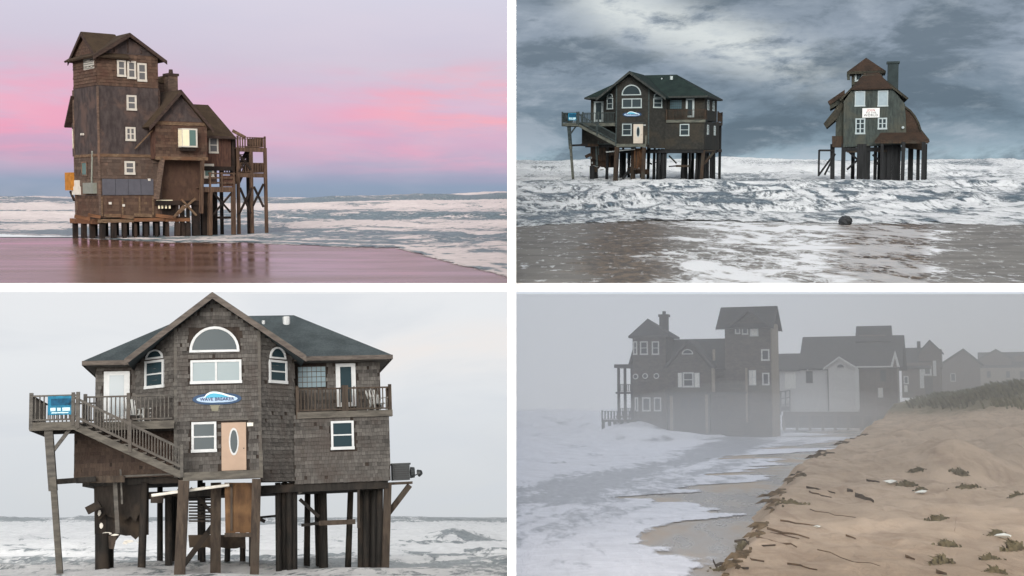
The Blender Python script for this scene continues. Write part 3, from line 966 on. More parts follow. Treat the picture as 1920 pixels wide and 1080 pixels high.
    railing(R, (rx1+0.06,yl+0.12,zb), (rx1+0.06,yu,zb), hr, mt['brown'], 0.14, False)
    # deck on the left with its stair
    yf = -1.25
    dx0, dx1 = Q(58,795,yf).x, Q(146,790,yf).x
    for k in range(9):
        y0_ = yf + k*(yu-yf)/9
        H.box('deck_board', mt['grey'], dx0, (dx1 if y0_ < -0.3 else xL-0.02), y0_+0.008, y0_+(yu-yf)/9-0.008, zdk-0.05, zdk)
    H.box('rim_board', mt['pale'], dx0-0.05, dx1, yf-0.06, yf-0.002, zdk-0.30, zdk+0.01)
    H.box('rim_board', mt['grey'], dx0-0.05, dx0-0.002, yf, yu, zdk-0.30, zdk+0.01)
    H.box('rim_board', mt['pale'], dx1+0.02, xL-0.03, -0.36, -0.30, zdk-0.30, zdk+0.01)
    H.box('joist', mt['dark'], dx0+0.2, xL, 0.4, 0.6, zdk-0.33, zdk-0.06)
    hd = Q(100,742,yf).z - zdk
    railing(R, (dx0,yf,zdk), (dx1,yf,zdk), hd, mt['grey'], 0.15)
    railing(R, (dx0,yf+0.1,zdk), (dx0,yu,zdk), hd, mt['grey'], 0.15, False)
    railing(R, (dx0,yu,zdk), (lx0,yu,zdk), hd, mt['grey'], 0.15, False)
    railing(R, (dx1+0.15,-0.3,zdk), ((dx1+xL)/2,-0.3,zdk), hd, mt['grey'], 0.15)
    railing(R, ((dx1+xL)/2+.15,-0.3,zdk), (xL-0.1,-0.3,zdk), hd, mt['grey'], 0.15, False)
    s0, s1 = Q(137,793,yf), Q(341,890,yf)
    st = MB()
    for yy_ in (yf, -0.42):
        st.beam((s0.x,yy_,s0.z-0.1), (s1.x,yy_,s1.z-0.02), 0.06, 0.26)
    st = st.build('stair', mt['pale'], R)
    ns = 12
    tread = None
    for i in range(ns):
        p = s0.lerp(s1, (i+.6)/ns)
        if tread is None:
            ob = MB().box(-0.17,0.17,yf+0.031,-0.45,-0.025,0.025).build('tread', mt['grey'], st); tread = ob.data
        else: ob = link(bpy.data.objects.new('tread', tread), st)
        ob.location = (p.x, 0, p.z+0.1)
    m = MB()
    up = Vector((0,0,1))
    for hh in (0.28, 0.98): m.beam(Vector((s0.x,yf-.02,s0.z+hh)), Vector((s1.x,yf-.02,s1.z+hh)), 0.06, 0.09)
    for i in range(1, 36):
        p = s0.lerp(s1, i/36); m.beam((p.x,yf-.02,p.z+0.28), (p.x,yf-.02,p.z+0.97), 0.04, 0.04)
    m.build('stair_railing', mt['grey'], R)
    for f in (0.0, 0.52, 1.0):
        p = s0.lerp(s1, f); H.beam('rail_post', mt['grey'], (p.x,yf-.03,p.z-0.1), (p.x,yf-.03,p.z+1.15), 0.12)
    # porch platform
    pa, pb = Q(344,893,-1.2), Q(492,886,-1.2)
    zp = Q(418,884,-1.2).z
    for k in range(4):
        H.box('porch_board', mt['pale'], pa.x, pb.x, -1.2+k*.3+.006, -1.2+(k+1)*.3-.006-(0.01 if k == 3 else 0), zp-0.05, zp)
    H.box('rim_board', mt['pale'], pa.x-0.02, pb.x+0.02, -1.27, -1.203, zp-0.30, zp+0.01)
    H.box('joist', mt['brown'], pa.x+0.05, pb.x-0.05, -1.15, -0.05, zp-0.28, zp-0.06)
    p = Q(492,842,-1.2); H.beam('rail_post', mt['pale'], (pb.x-.05,-1.1,zp), (pb.x-.05,-1.1,p.z), 0.14)
    # piles: (top px, py, bottom px, y plane, width, round)
    ZB = -1.6
    rows = [(345,900,337,-1.05,.40,0,'brown'), (481,898,477,-1.05,.34,0,'brown'),
            (191,1000,192,1.7,.55,1,'dark'), (203,905,203,2.6,.42,1,'dark'), (271,905,265,1.7,.30,1,'dark'), (405,905,404,1.0,.40,0,'brown'),
            (521,905,523,1.6,.24,1,'dark'), (532,905,533,1.9,.24,1,'dark'), (542,905,543,1.6,.24,1,'dark'), (552,905,552,1.7,.24,1,'dark'),
            (577,905,575,6.5,.27,1,'dark'), (658,905,652,6.5,.27,1,'dark'), (455,905,455,6.0,.24,1,'dark'), (432,905,425,6.0,.24,1,'dark'),
            (676,905,676,4.2,.25,1,'dark'), (688,905,687,2.4,.27,1,'dark'), (703,905,700,2.4,.25,1,'dark'), (713,905,711,2.0,.25,1,'dark'), (727,905,722,1.5,.30,0,'brown'),
            (300,905,300,7.0,.25,1,'dark'), (380,905,380,7.5,.25,1,'dark')]
    for px, py, pb_, y, w, rd, mm in rows:
        a = Q(px, py, y); b = Q(pb_, 1075, y)
        t = (ZB-a.z)/(b.z-a.z)
        m = MB()
        top, bot = Vector((a.x,y,a.z)), Vector((a.x+(b.x-a.x)*t, y+random.uniform(-.05,.05), ZB))
        if rd: m.tube(bot, top, w*.54, w*.48, 10)
        else: m.beam(bot, top, w, w)
        m.build('pile', mt[mm], R, smooth=bool(rd))
    # the leaning deck post, spliced
    a, b, c = Q(91,802,-1.0), Q(100,905,-1.0), Q(112,1072,-1.0)
    H.beam('deck_post', mt['grey'], a, b+Vector((0,0,-.3)), 0.30, 0.28)
    H.beam('deck_post', mt['pale'], b+Vector((0,-.1,.2)), c+(c-b)*0.25, 0.22, 0.2)
    a, b = Q(100,845,-1.0), Q(133,802,-1.0)
    H.beam('brace', mt['grey'], a, b, 0.13)
    # beams, broken boards and hanging panels
    a, b = Q(96,904,0.3), Q(180,898,0.3); H.beam('beam', mt['dark'], a, b, 0.18, 0.2)
    a, b = Q(143,900,0.6), Q(234,898,0.6); H.beam('broken_board', mt['brown'], a, b, 0.08, 0.26)
    a, b = Q(232,893,0.7), Q(338,888,0.7); H.beam('broken_board', mt['grey'], a, b, 0.06, 0.07)
    rg_ = random.Random(4)
    def ragged(px0,py0,px1,py1,y,mat,amp=8,name='hanging_panel'):
        pts = [Q(px0,py0,y), Q(px1,py0,y)]
        n = 12
        for i in range(n+1):
            f = i/n; pts.append(Q(px1+(px0-px1)*f + rg_.uniform(-2,2), py1+rg_.uniform(-amp,amp*.5), y))
        return MB().prism(pts, (0,0.06,0)).build(name, mat, R)
    ragged(176,905,278,1010,2.4,mt['ragged'],9)
    ragged(181,907,276,975,1.9,mt['ragged'],12)
    MB().box(Q(262,905,2.4).x,Q(262,905,2.4).x+.1,2.5,6,Q(262,1005,2.4).z,Q(262,905,2.4).z).build('hanging_panel', mt['ragged'], R)
    ragged(421,905,474,1000,-0.2,mt['ply'],2)
    a, b = Q(421,1003,-0.25), Q(474,1003,-0.25); H.beam('beam', mt['brown'], a, b, 0.16, 0.16)
    for px in (434,): 
        a, b = Q(px,907,-.26), Q(px,995,-.26); H.beam('batten', mt['brown'], a, b, 0.09, 0.05)
    a, b = Q(438,995,-.26), Q(438,907,-.26)
    ragged(353,1003,460,1028,3.2,mt['ragged'],2)
    for i in range(11):
        a, b = Q(354,921+i*5.6,3.0), Q(400,921+i*5.6+(i % 3-1),3.0)
        H.beam('slat', mt['dark'], a, b, 0.05, 0.07)
    for p, q, w, mm, y in (((357,915),(400,965),.12,'dark',2.5), ((335,1072),(400,985),.22,'dark',1.6), ((562,936),(598,969),.14,'dark',2.2),
                           ((565,985),(612,979),.12,'dark',2.0), ((598,981),(666,978),.2,'brown',2.0), ((163,958),(188,945),.30,'ragged',1.0),
                           ((216,905),(221,1000),.16,'grey',1.2), ((226,880),(229,945),.07,'grey',1.2), ((488,970),(520,967),.09,'dark',2.0), ((486,973),(497,978),.14,'dark',1.0),
                           ((672,905),(672,990),.10,'dark',1.4), ((283,936),(306,936),.3,'ragged',1.4), ((560,925),(578,912),.10,'grey',1.5)):
        a, b = Q(p[0],p[1],y), Q(q[0],q[1],y)
        H.beam('broken_board' if w < .2 else 'brace', mt[mm], a, b, w)
    a, b = Q(284,929,-0.6), Q(430,909,-0.6)
    MB().tube(a, b, 0.06).build('pipe', mt['insul'], R)
    for px, py, w, h in ((200,1000,14,7),(215,1003,9,5),(243,1015,12,7),(235,1018,6,6),(262,1017,5,4),(190,985,4,14),(186,962,4,12)):
        a, b = Q(px-w,py+h*.6,1.75), Q(px+w,py-h*.6,1.75)
        n = 7; cxm, czm = (a.x+b.x)/2, (a.z+b.z)/2
        ps = [(cxm+(b.x-a.x)*.5*math.cos(2*math.pi*i/n)*rg_.uniform(.6,1), 1.75, czm+(b.z-a.z)*.5*math.sin(2*math.pi*i/n)*rg_.uniform(.6,1)) for i in range(n)]
        MB().prism(ps, (0,0.09,0)).build('torn_insulation', mt['insul'], R)
    a, b = Q(183,1013,1.72), Q(216,1018,1.72); H.beam('broken_board', mt['brown'], a, b, 0.12, 0.5)
    # bracket on the right with its diagonal
    a, b = Q(728,907,2.0), Q(772,905,2.0); H.beam('bracket', mt['brown'], a, b, 0.6, 0.10)
    a, b = Q(768,910,2.0), Q(726,965,2.0); H.beam('brace', mt['brown'], a, b, 0.3, 0.22)
    # gable end wall side and rear deck
    xs = rx1
    for yy_, za, zb_ in ((3.6,692,722),(6.6,692,722)):
        z1, z2 = Q(650,za,yu).z, Q(650,zb_,yu).z
        window(R, (rux1+0.01,yy_+.4,(z1+z2)/2), (0,1,0), (1,0,0), 0.8, z1-z2+.3, tr, g, 1, 2, 0.1)
    for yy_ in (3.0, 6.8):
        z1, z2 = Q(650,792,yl).z, Q(650,835,yl).z
        window(R, (xs+0.01,yy_,(z1+z2)/2), (0,1,0), (1,0,0), 0.8, z1-z2, tr, g, 1, 2, 0.1)
    H.box('rear_deck', mt['brown'], lx0+1, rx1-0.1, 9.55, 12.0, zb-0.3, zb)
    railing(R, (rx1-0.15,9.6,zb), (rx1-0.15,12,zb), 1.0, mt['brown'], 0.15)
    H.box('rear_deck', mt['brown'], lx0+1, rx1-0.1, 9.55, 12.0, zl0-0.2, zl0+0.1)
    for x in (rx1-.3, rx1-4, rx1-8):
        H.beam('deck_post', mt['dark'], (x,11.9,ZB), (x,11.9,zb), 0.25)
    for y in (4.0, 5.6, 7.4, 9.0):
        for x in (rx1-.4, rx1-2.6, xR-.3, xL-.5):
            pile(R, x, y, zl0-.2, ZB, 0.30, mt['dark'], round_=True)
    return H

stilt_house('stilt_house', M3, 'weathered shingle house on broken stilts filling the bright overcast scene', MAT3, True)

# ------------------------------------------------------------------ upper right: the same kind of house, dim storm exposure put into darker colours
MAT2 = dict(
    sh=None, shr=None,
    under=wood('dim_shingle', S(46,47,44), S(33,34,33), S(52,49,42), 0.16, (4,4,4)),
    grey=wood('dim_deck_timber', S(62,72,72), S(44,52,54), None, 0, (2,6,6)),
    pale=wood('dim_pale_timber', S(92,94,86), S(66,70,66), None, 0, (2,6,6)),
    brown=wood('dim_brown_timber', S(60,48,38), S(40,34,30), S(52,50,44)),
    ply=wood('dim_rusty_board', S(86,60,40), S(52,38,28), S(70,52,36)),
    dark=wood('dim_wet_pile', S(34,36,38), S(22,24,26), None, 0, (7,7,0.5)),
    ragged=wood('dim_torn_board', S(52,42,34), S(32,28,25), S(64,48,36)),
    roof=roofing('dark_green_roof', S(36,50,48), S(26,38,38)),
    trim=plain('dim_white_trim', S(160,172,174), 0.5, 0.3, 0.08), glass=glass('dark_window', S(44,54,58)),
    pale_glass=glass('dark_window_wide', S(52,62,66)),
    door=plain('storm_door_paint', S(186,178,166), 0.5, 0.3, 0.05),
    fascia=wood('dim_fascia', S(56,60,58), S(40,44,44)),
    insul=plain('dim_insulation', S(150,156,156), 0.9, 0.1, 0.1),
    block=glass('dim_glass_block', S(64,84,92), 0.25))
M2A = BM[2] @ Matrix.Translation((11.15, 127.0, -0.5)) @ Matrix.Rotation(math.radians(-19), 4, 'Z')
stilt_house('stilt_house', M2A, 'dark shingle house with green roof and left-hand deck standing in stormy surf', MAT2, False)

# ------------------------------------------------------------------ upper left: the tall brown house at dusk
T1_ = dict(
    wood=wood('red_brown_siding', S(92,74,63), S(58,44,38), S(84,58,48), 0.0, (3,3,8)),
    sid=shingle_mat('ragged_brown_shingle', S(108,86,72), S(60,46,40), S(86,62,52)), sidl=shingle_mat('ragged_grey_shingle', S(108,92,82), S(66,55,50), S(92,72,62)),
    tar=wood('charcoal_tar_paper', S(74,66,65), S(54,47,47), S(88,72,66), 0.0, (2.5,2.5,1.0), 0.8, 0.5),
    low=wood('grey_brown_board', S(104,88,78), S(78,65,58), S(118,94,80), 0.0, (2,2,7)),
    plank=wood('bare_plank', S(120,100,80), S(86,68,54), S(104,74,56), 0.22, (2,2,9)),
    ply=wood('brown_sheathing', S(86,66,54), S(64,48,41), S(76,57,48), 0, (2,2,1)),
    red=wood('reddish_wall', S(92,66,56), S(62,44,39), S(78,58,50)),
    dark=wood('dark_pile', S(42,34,31), S(26,22,21), S(54,42,36), 0, (6,6,.6)),
    post=wood('brown_post', S(94,74,60), S(62,48,41), None, 0, (6,6,.6)),
    rust=wood('orange_wet_beam', S(122,86,62), S(84,60,46), S(100,68,50), 0, (1,4,4)),
    roof=roofing('dark_brown_roof', S(72,60,48), S(56,46,38)),
    fascia=wood('dark_fascia', S(70,56,50), S(50,40,37), None, 0, (2,2,6)),
    trim=M_TRIMW, orange=plain('orange_plywood', S(176,118,50), 0.7, 0.2, 0.12),
    slate=plain('slate_grey_panel', S(86,86,94), 0.75, 0.2, 0.06),
    meter=plain('pale_meter', S(205,200,192), 0.6, 0.3, 0.06), box=plain('grey_green_metal', S(128,132,124), 0.5, 0.4, 0.08),
    cream=plain('cream_window_panel', S(235,225,195), 0.5, 0.3, 0.03), glass=glass('dusk_window', S(96,96,98)), gteal=glass('teal_window', S(88,112,108)))

def dusk_house():
    p = BF[1].z(189, 448)
    M = BM[1] @ Matrix.Translation(p) @ Matrix.Rotation(math.radians(40), 4, 'Z')
    H = House('tower_house', M, 'tall brown wooden tower house on piles at the dusk shoreline', 'house')
    R = H.root; m_ = T1_
    Q = H.Y; Qx = H.X
    zc = lambda py, px=189: Q(px, py, 0).z
    wx = Q(299, 240, 0).x
    wy = abs(Qx(139, 240, 0).y)
    zt = zc(103); z1 = zc(160); z2 = zc(288); z3 = zc(366); zb = zc(408)
    H.box('wall', m_['wood'], 0.02, wx-.02, 0.02, wy-.02, z1, zt+0.3)
    H.box('wall', m_['tar'], 0, wx, 0, wy, z2, z1-.003)
    H.box('belt_board', m_['plank'], -0.06, wx+.06, -0.06, wy+.06, z2-.22, z2-.003)
    H.box('wall', m_['low'], 0.03, wx-.03, 0.03, wy-.03, z3, z2-.223)
    H.box('wall', m_['plank'], 0.06, wx-.05, 0.06, wy-.06, zb, z3-.003)
    for x, y in ((0,0),(wx,0),(0,wy)):
        H.box('corner_board', m_['fascia' if x else 'low'], x-.07, x+.07, y-.07, y+.07, zb+.1, z1-.1)
    for a0, a1, mm, sd in ((z1+.02, zt+.25, 'sid', 61), (zb+.02, z3-.03, 'sid', 63), (z3+1.3, z2-.25, 'sidl', 65)):
        yo_ = .055 if sd == 63 else (.03 if sd == 65 else .015)
        shingles(R, (0,yo_,0), (1,0,0), (0,-1,0), [(.05,a0),(wx-.05,a0),(wx-.05,a1),(.05,a1)], [], .24, .30, m_[mm], sd, None, .05)
        shingles(R, (yo_,wy,0), (0,-1,0), (-1,0,0), [(.05,a0),(wy-.05,a0),(wy-.05,a1),(.05,a1)], [], .24, .30, m_[mm], sd+1, None, .05)
    # cross gables
    zr = Q(254, 62, -0.55).z; ze = zt-0.12
    ov = 0.5
    gable_y(R, wx/2, wx/2+ov, wx/2+ov, zr, ze, ze, -ov, wy+ov, 0.14, m_['roof'], m_['fascia'], 0.3)
    gable_x(R, wy/2, wy/2+ov*.8, zr+.15, ze, -.2, wx*.5, 0.14, m_['roof'], m_['fascia'], 0.3)
    MB().prism([(0.05,0,zt+.2),(wx-.05,0,zt+.2),(wx/2,0,zr-.32)], (0,0.2,0)).build('gable_wall', m_['tar'], R)
    MB().prism([(0,0.05,zt+.2),(0,wy-.05,zt+.2),(0,wy/2,zr-.32)], (0.2,0,0)).build('gable_wall', m_['wood'], R)
    for i, xx in enumerate((wx*.28, wx*.5, wx*.72)):
        H.beam('gable_batten', m_['fascia'], (xx,-.03,zt+.3), (xx,-.03,zr-.45-abs(xx-wx/2)*.72), .10, .05)
    # windows on the two faces
    tr, g = m_['trim'], m_['glass']
    a = Q(219,110,0); b = Q(275,151,0)
    w3 = (b.x-a.x)/3; zcen = (Q(219,131,0).z + 0)
    for k, (x0,y0,x1,y1) in enumerate(((219,109,236,143),(238,111,255,147),(257,115,275,152))):
        H.win(x0, y0+3, x1, y1+1, -.04, tr, g, 1, 2, 0.14)
    H.win(237,178,256,207,-.04,tr,g,1,2,0.14); H.win(235,238,254,264,-.04,tr,g,2,2,0.13); H.win(233,302,253,327,-.04,tr,g,1,2,0.15)
    H.winx(153,303,164,330,-0.03,-1,m_['low'],m_['gteal'],1,1,0.12)
    a = Qx(157,112,0); b = Qx(177,128,0)
    f = H.box('vent', m_['meter'], -0.03, 0.02, min(a.y,b.y), max(a.y,b.y), b.z, a.z)
    for i in range(5):
        z = b.z+(a.z-b.z)*(i+.5)/5
        MB().box(-.07,-.03,min(a.y,b.y)+.05,max(a.y,b.y)-.05,z-.03,z+.03).build('vent_slat', m_['box'], f)
    # left side: meter, box, pipe, lamp
    def bx(nm, mat, x0,y0,x1,y1,dep,plane=0.03):
        a, b = Qx(x0,y0,plane), Qx(x1,y1,plane)
        return H.box(nm, m_[mat], plane-dep, plane-.004, min(a.y,b.y), max(a.y,b.y), min(a.z,b.z), max(a.z,b.z))
    bx('electric_meter','meter',139,350,152,365,.2); bx('electric_meter','meter',142,338,150,350,.14)
    bx('electric_box','box',162,343,182,363,.3)
    a, b = Qx(173,283,-.05), Qx(172,343,-.05); MB().tube(a,b,.07).build('conduit', m_['box'], R)
    a = Qx(157,252,0); MB().tube((-.25,a.y,a.z),(0,a.y,a.z),.09).build('lamp', m_['meter'], R)
    # slate panel on the right face
    a, b = Q(190,336,0), Q(287,365,0)
    for i in range(4):
        x0 = a.x+.05+(b.x-a.x)*i/4; H.box('slate_panel', m_['slate'], x0, x0+(b.x-a.x)/4-.03, -.05, .02, z3+.02, z3+1.25)
    a = Q(243,335,0)
    for px, py in ((279,337),(231,385),(206,381)):
        a = Q(px,py,0); H.box('fixture', m_['meter'], a.x-.09,a.x+.09,-.12,.03,a.z-.09,a.z+.09)
    # sagging cracks and battens on the boarded base
    for px in (189,228,260,285):
        a = Q(px,366,0); H.beam('batten', m_['plank'], (a.x+.05,-.03,zb+.1), (a.x+.05,-.03,z3-.1), .12, .06)
    # orange plywood and its brace, on the far left
    a, b = Qx(113,324,1.0), Qx(133,357,1.0)
    ya = wy+0.05
    H.box('plywood_panel', m_['orange'], -.35, .1, ya, ya+1.25, Qx(120,357,0).z, Qx(120,324,0).z)
    H.beam('brace', m_['dark'], (-.1,ya+.8,Qx(120,359,.0).z), (-.1,ya+.02,Qx(130,376,.0).z), .14)
    # side wing behind the tower: its eave and wall show past the left edge
    yw = wy+.02
    zs1, zs0 = Qx(128,240,1.2).z, Qx(128,296,1.2).z
    H.box('wall', m_['tar'], 0.12, wx, yw, yw+.75, zs0, zs1+.2)
    m = MB(); roof_slab(m, (-.25,yw+1.45,zs1-.05), (wx,yw+1.45,zs1-.05), (wx,yw-.1,zs1+2.3), (-.25,yw-.1,zs1+2.3), .16); m.build('roof', m_['fascia'], R)
    window(R, (.12,yw+.4,(zs0+zs1)/2+.2), (0,-1,0), (-1,0,0), .4, 1.5, tr, m_['cream'], 1, 1, .08)
    # ---- gabled wing
    yw0 = -0.9
    gx0, gx1 = Q(291,260,yw0).x, Q(388,260,yw0).x
    gz0, gz1 = Q(340,299,yw0).z, Q(340,228,yw0).z
    ap = Q(357,169,yw0-.4); el, er = Q(279,236,yw0-.4), Q(400,243,yw0-.4)
    zev = (el.z+er.z)/2; hw = (er.x-el.x)/2; gxc = (er.x+el.x)/2
    H.box('wall', m_['red'], gx0, gx1, yw0, yw0+6, gz0, gz1)
    MB().prism([(gx0,yw0+.02,gz1),(gx1,yw0+.02,gz1),(gxc,yw0+.02,ap.z-.35)], (0,.3,0)).build('gable_wall', m_['tar'], R)
    gable_y(R, gxc, hw, hw, ap.z, zev, zev, yw0-.45, 6.5, .15, m_['roof'], m_['fascia'], .34)
    shingles(R, (0,yw0-.004,0), (1,0,0), (0,-1,0), [(gx0,gz0+.2),(gx1,gz0+.2),(gx1,gz1-.3),(gx0,gz1-.3)], [], .24, .30, m_['sid'], 71, None, .05)
    H.box('belt_board', m_['plank'], gx0-.04, gx1+.04, yw0-.06, yw0, gz1-.3, gz1-.05)
    H.box('belt_board', m_['plank'], gx0-.04, gx1+.04, yw0-.06, yw0, gz0-.05, gz0+.22)
    # box window with its cream side
    a, b = Q(349,238,yw0-.6), Q(369,278,yw0-.6)
    bw = b.x-a.x
    zt_, zb_ = Q(348,241,yw0-.5).z, Q(348,276,yw0-.5).z
    xw0, xw1 = Q(329,258,yw0).x+.2, b.x
    bxw = H.box('box_window', m_['trim'], xw0, xw1, yw0-.75, yw0-.003, zb_, zt_)
    MB().box(xw0+.05, xw0+(xw1-xw0)*.44, yw0-.765, yw0-.752, zb_+.1, zt_-.1).build('panel', m_['cream'], bxw)
    MB().box(xw0+(xw1-xw0)*.48, xw1-.15, yw0-.765, yw0-.752, zb_+.12, zt_-.12).build('pane', m_['gteal'], bxw)
    MB().box(xw0-.012, xw0-.002, yw0-.7, yw0-.1, zb_+.1, zt_-.1).build('panel', m_['cream'], bxw)
    H.box('corbel', m_['dark'], xw0+.1, xw1-.1, yw0-.6, yw0-.003, zb_-.28, zb_-.003)
    # open recess below: sheathing set back, leaning column, posts
    zrec = Q(340,376,0).z
    H.box('wall', m_['ply'], gx0+.5, gx1-.1, .3, 5.8, zrec, gz0-.003)
    a, b = Q(304,297,yw0+.1), Q(293,373,yw0+.1); H.beam('column', m_['low'], b, a, .32)
    a, b = Q(379,298,yw0+.1), Q(377,400,yw0+.1); H.beam('column', m_['post'], b, a, .26)
    a, b = Q(253,279,-.3), Q(287,243,-.5); H.beam('loose_board', m_['plank'], a, b, .16, .08)
    # chimney
    a = Q(321,180,4.5)
    ct = Q(321,143,4.5).z
    cw = .42
    ch = H.box('chimney', m_['low'], a.x-cw, a.x+cw, 4.1, 4.9, a.z-3, ct)
    MB().box(a.x-cw-.08, a.x+cw+.08, 4.02, 4.98, ct, ct+.2).build('chimney_cap', m_['fascia'], ch)
    MB().tube((a.x,4.5,ct+.2),(a.x,4.5,ct+.55),.2,.16).build('flue', m_['fascia'], ch)
    b = Q(305,150,5.0); H.box('wall', m_['fascia'], b.x-.6, b.x+.8, 5.0, 6.5, b.z-3, b.z-.2)
    m = MB(); m.prism([(b.x-.8,4.9,b.z-.25),(b.x+.9,4.9,b.z-.25),(b.x+.05,4.9,b.z+.35)], (0,1.8,0)); m.build('roof', m_['roof'], R)
    # ---- right wing under a hipped roof
    yr = 1.0
    rx0, rx1 = gx1-.1, Q(433,285,yr).x
    rz0, rz1 = Q(410,312,yr).z, Q(410,258,yr).z
    H.box('wall', m_['red'], rx0, rx1, yr, yr+6, rz0, rz1)
    ez = Q(415,255,yr-.5).z; apx = Q(384,196,3.6)
    hip_roof(R, rx0-1.5, Q(441,265,yr-.5).x, yr-.5, yr+7, ez, rx0-1.2, apx.x+.4, 3.8, apx.z, .2, m_['roof'], m_['fascia'])
    H.win(391,257,409,287,yr,tr,g,1,2,.12)
    # lower storey of the right wing: short wall with window, then open
    lz0 = Q(395,345,yr).z
    H.box('wall', m_['fascia'], rx0, Q(403,320,yr).x+.2, yr+.05, yr+5, lz0, rz0-.003)
    H.win(380,307,401,334,yr+.05,tr,m_['gteal'],1,1,.18)
    for px in (437,):
        a = Q(px,310,yr); H.beam('column', m_['dark'], (a.x,yr,lz0), (a.x,yr,rz1), .22)
    H.box('beam', m_['dark'], rx0, Q(438,312,yr).x, yr-.1, yr+.15, rz0-.35, rz0-.004)
    # lower deck with rail
    dk = Q(405,351,0).z; dx0, dx1 = Q(378,350,-.6).x, Q(440,350,-.6).x
    for k in range(6):
        H.box('deck_board', m_['post'], dx0, dx1, -.6+k*.42+.01, -.6+(k+1)*.42-.01, dk-.08, dk)
    H.box('rim_board', m_['post'], dx0, dx1, -.68, -.602, dk-.4, dk+.02)
    for zz in (.35,.75,1.1): H.beam('rail', m_['post'], (dx0+.6,-.6,dk+zz), (dx1,-.6,dk+zz), .08, .14 if zz < 1 else .10)
    H.box('rail_panel', m_['red'], dx0+(dx1-dx0)*.62, dx1-.1, -.5, -.45, dk+.05, dk+.95)
    for f in (.25,.6,.98):
        H.beam('rail_post', m_['post'], (dx0+(dx1-dx0)*f,-.62,dk-.2), (dx0+(dx1-dx0)*f,-.62,dk+1.2), .14)
    zw = -.8
    for px, y in ((394,-.5),(437,-.5),(402,2.2),(380,.3),(384,.3),(388,.6)):
        a = Q(px,352,y); H.beam('post', m_['post' if y < 0 else 'dark'], (a.x+random.uniform(-.1,.1),y,zw), (a.x,y,dk), .30 if y < 0 else .34)
    for (p,q) in (((396,357),(432,398)),((436,360),(398,404))):
        H.beam('brace', m_['dark'], Q(p[0],p[1],-.4), Q(q[0],q[1],-.4), .14)
    H.beam('beam', m_['dark'], Q(405,408,.6), Q(440,408,.6), .2)
    # ---- stair tower with two platforms
    xa, xb = Q(446,300,.6).x, Q(497,300,.6).x
    ytw = (.6, 3.6)
    zt1, zt2 = Q(470,277,.6).z, Q(470,325,.6).z
    for zz, nm in ((zt1,0),(zt2,1)):
        for k in range(6):
            H.box('deck_board', m_['post'], xa-.1, xb+.1, ytw[0]+k*.5+.01, ytw[0]+(k+1)*.5-.01, zz-.07, zz)
        H.box('rim_board', m_['post'], xa-.1, xb+.1, ytw[0]-.08, ytw[0]-.003, zz-.34, zz+.02)
        railing(R, (xa,ytw[0],zz), (xb,ytw[0],zz), .85, m_['post'], .22, True, .08)
        railing(R, (xa,ytw[1],zz), (xb,ytw[1],zz), .85, m_['post'], .22, False, .08)
        railing(R, (xb,ytw[0]+.1,zz), (xb,ytw[1],zz), .85, m_['post'], .22, False, .08)
    for x in (xa, (xa*.52+xb*.48), xb):
        for y in ytw:
            H.beam('post', m_['post' if y < 1 else 'dark'], (x+random.uniform(-.08,.08),y,zw), (x,y,zt1), .23)
    for p, q in (((450,352),(470,400)),((472,352),(448,402)),((476,350),(494,388)),((494,345),(474,386)),((461,300),(447,322)),((449,290),(470,318))):
        H.beam('brace', m_['dark'], Q(p[0],p[1],.5), Q(q[0],q[1],.5), .15)
    # stair between wing and platforms
    a, b = Q(438,252,1.2), Q(456,262,1.2)
    H.beam('stair_stringer', m_['plank'], Q(436,245,1.4), Q(460,258,1.4), .1, .25)
    H.beam('stair_stringer', m_['dark'], Q(442,322,1.8), Q(470,272,1.8), .1, .3)
    H.beam('stair_stringer', m_['dark'], Q(446,345,2.4), Q(466,300,2.4), .1, .3)
    for i in range(7):
        p = Q(442,322,1.8).lerp(Q(470,272,1.8), (i+.5)/7); H.box('tread', m_['dark'], p.x-.15, p.x+.15, 1.4, 2.4, p.z-.03, p.z+.03)
    H.box('wall', m_['dark'], Q(437,300,2).x, Q(443,300,2).x, 2.0, 2.6, Q(440,345,2).z, Q(440,258,2).z)
    # ---- platform and piles under the tower
    pz = Q(189,410,-.2).z
    fx1 = Q(356,408,-.35).x
    for x0, x1, dz in ((-.3, wx*.5, 0), (wx*.5+.02, wx*1.02, .06), (wx*1.03, fx1, .02)):
        H.box('base_beam', m_['rust' if dz else 'plank'], x0, x1, -.42, -.12, pz-.32+dz, pz-.04+dz)
    H.box('base_beam', m_['rust'], -.42, -.1, -.1, wy+.3, pz-.42, pz-.04)
    H.box('floor_frame_or_shade', m_['dark'], -.05, fx1, -.1, wy, pz-.3, zb-.003)
    for px0, px1, y in ((140,168,-.46),(165,188,-.48),(196,226,-.46),(228,250,-.5),(252,285,-.46),(292,330,-.48)):
        a, b = Q(px0,403+random.uniform(-2,3),y), Q(px1,407+random.uniform(-3,5),y); H.beam('broken_board', m_[random.choice(('plank','rust','dark'))], a, b, .12, .26)
    for i in range(9):
        x = .05+i*(fx1-.2)/8
        pile(R, x, -.25, pz-.4, zw, random.choice((.2,.26,.36)), m_['dark'])
    for i in range(8):
        x = .3+i*(fx1-.2)/8
        pile(R, x, wy*.5, pz-.3, zw, .36, m_['dark']); pile(R, x+.2, wy*.95, pz-.3, zw, .36, m_['dark'])
    for y in (wy*.3, wy*.62, wy):
        pile(R, -.1, y, pz-.4, zw, .34, m_['dark'])
    # light balusters and cross braces under the recess
    a, b = Q(294,376,-.3), Q(323,376,-.3)
    H.beam('rail', m_['cream'], (a.x,-.3,a.z), (b.x,-.3,a.z), .1, .1)
    for px in (298,304,311,318):
        p = Q(px,378,-.3); H.beam('baluster', m_['cream'], (p.x,-.3,p.z), (p.x,-.3,p.z-.55), .13, .08)
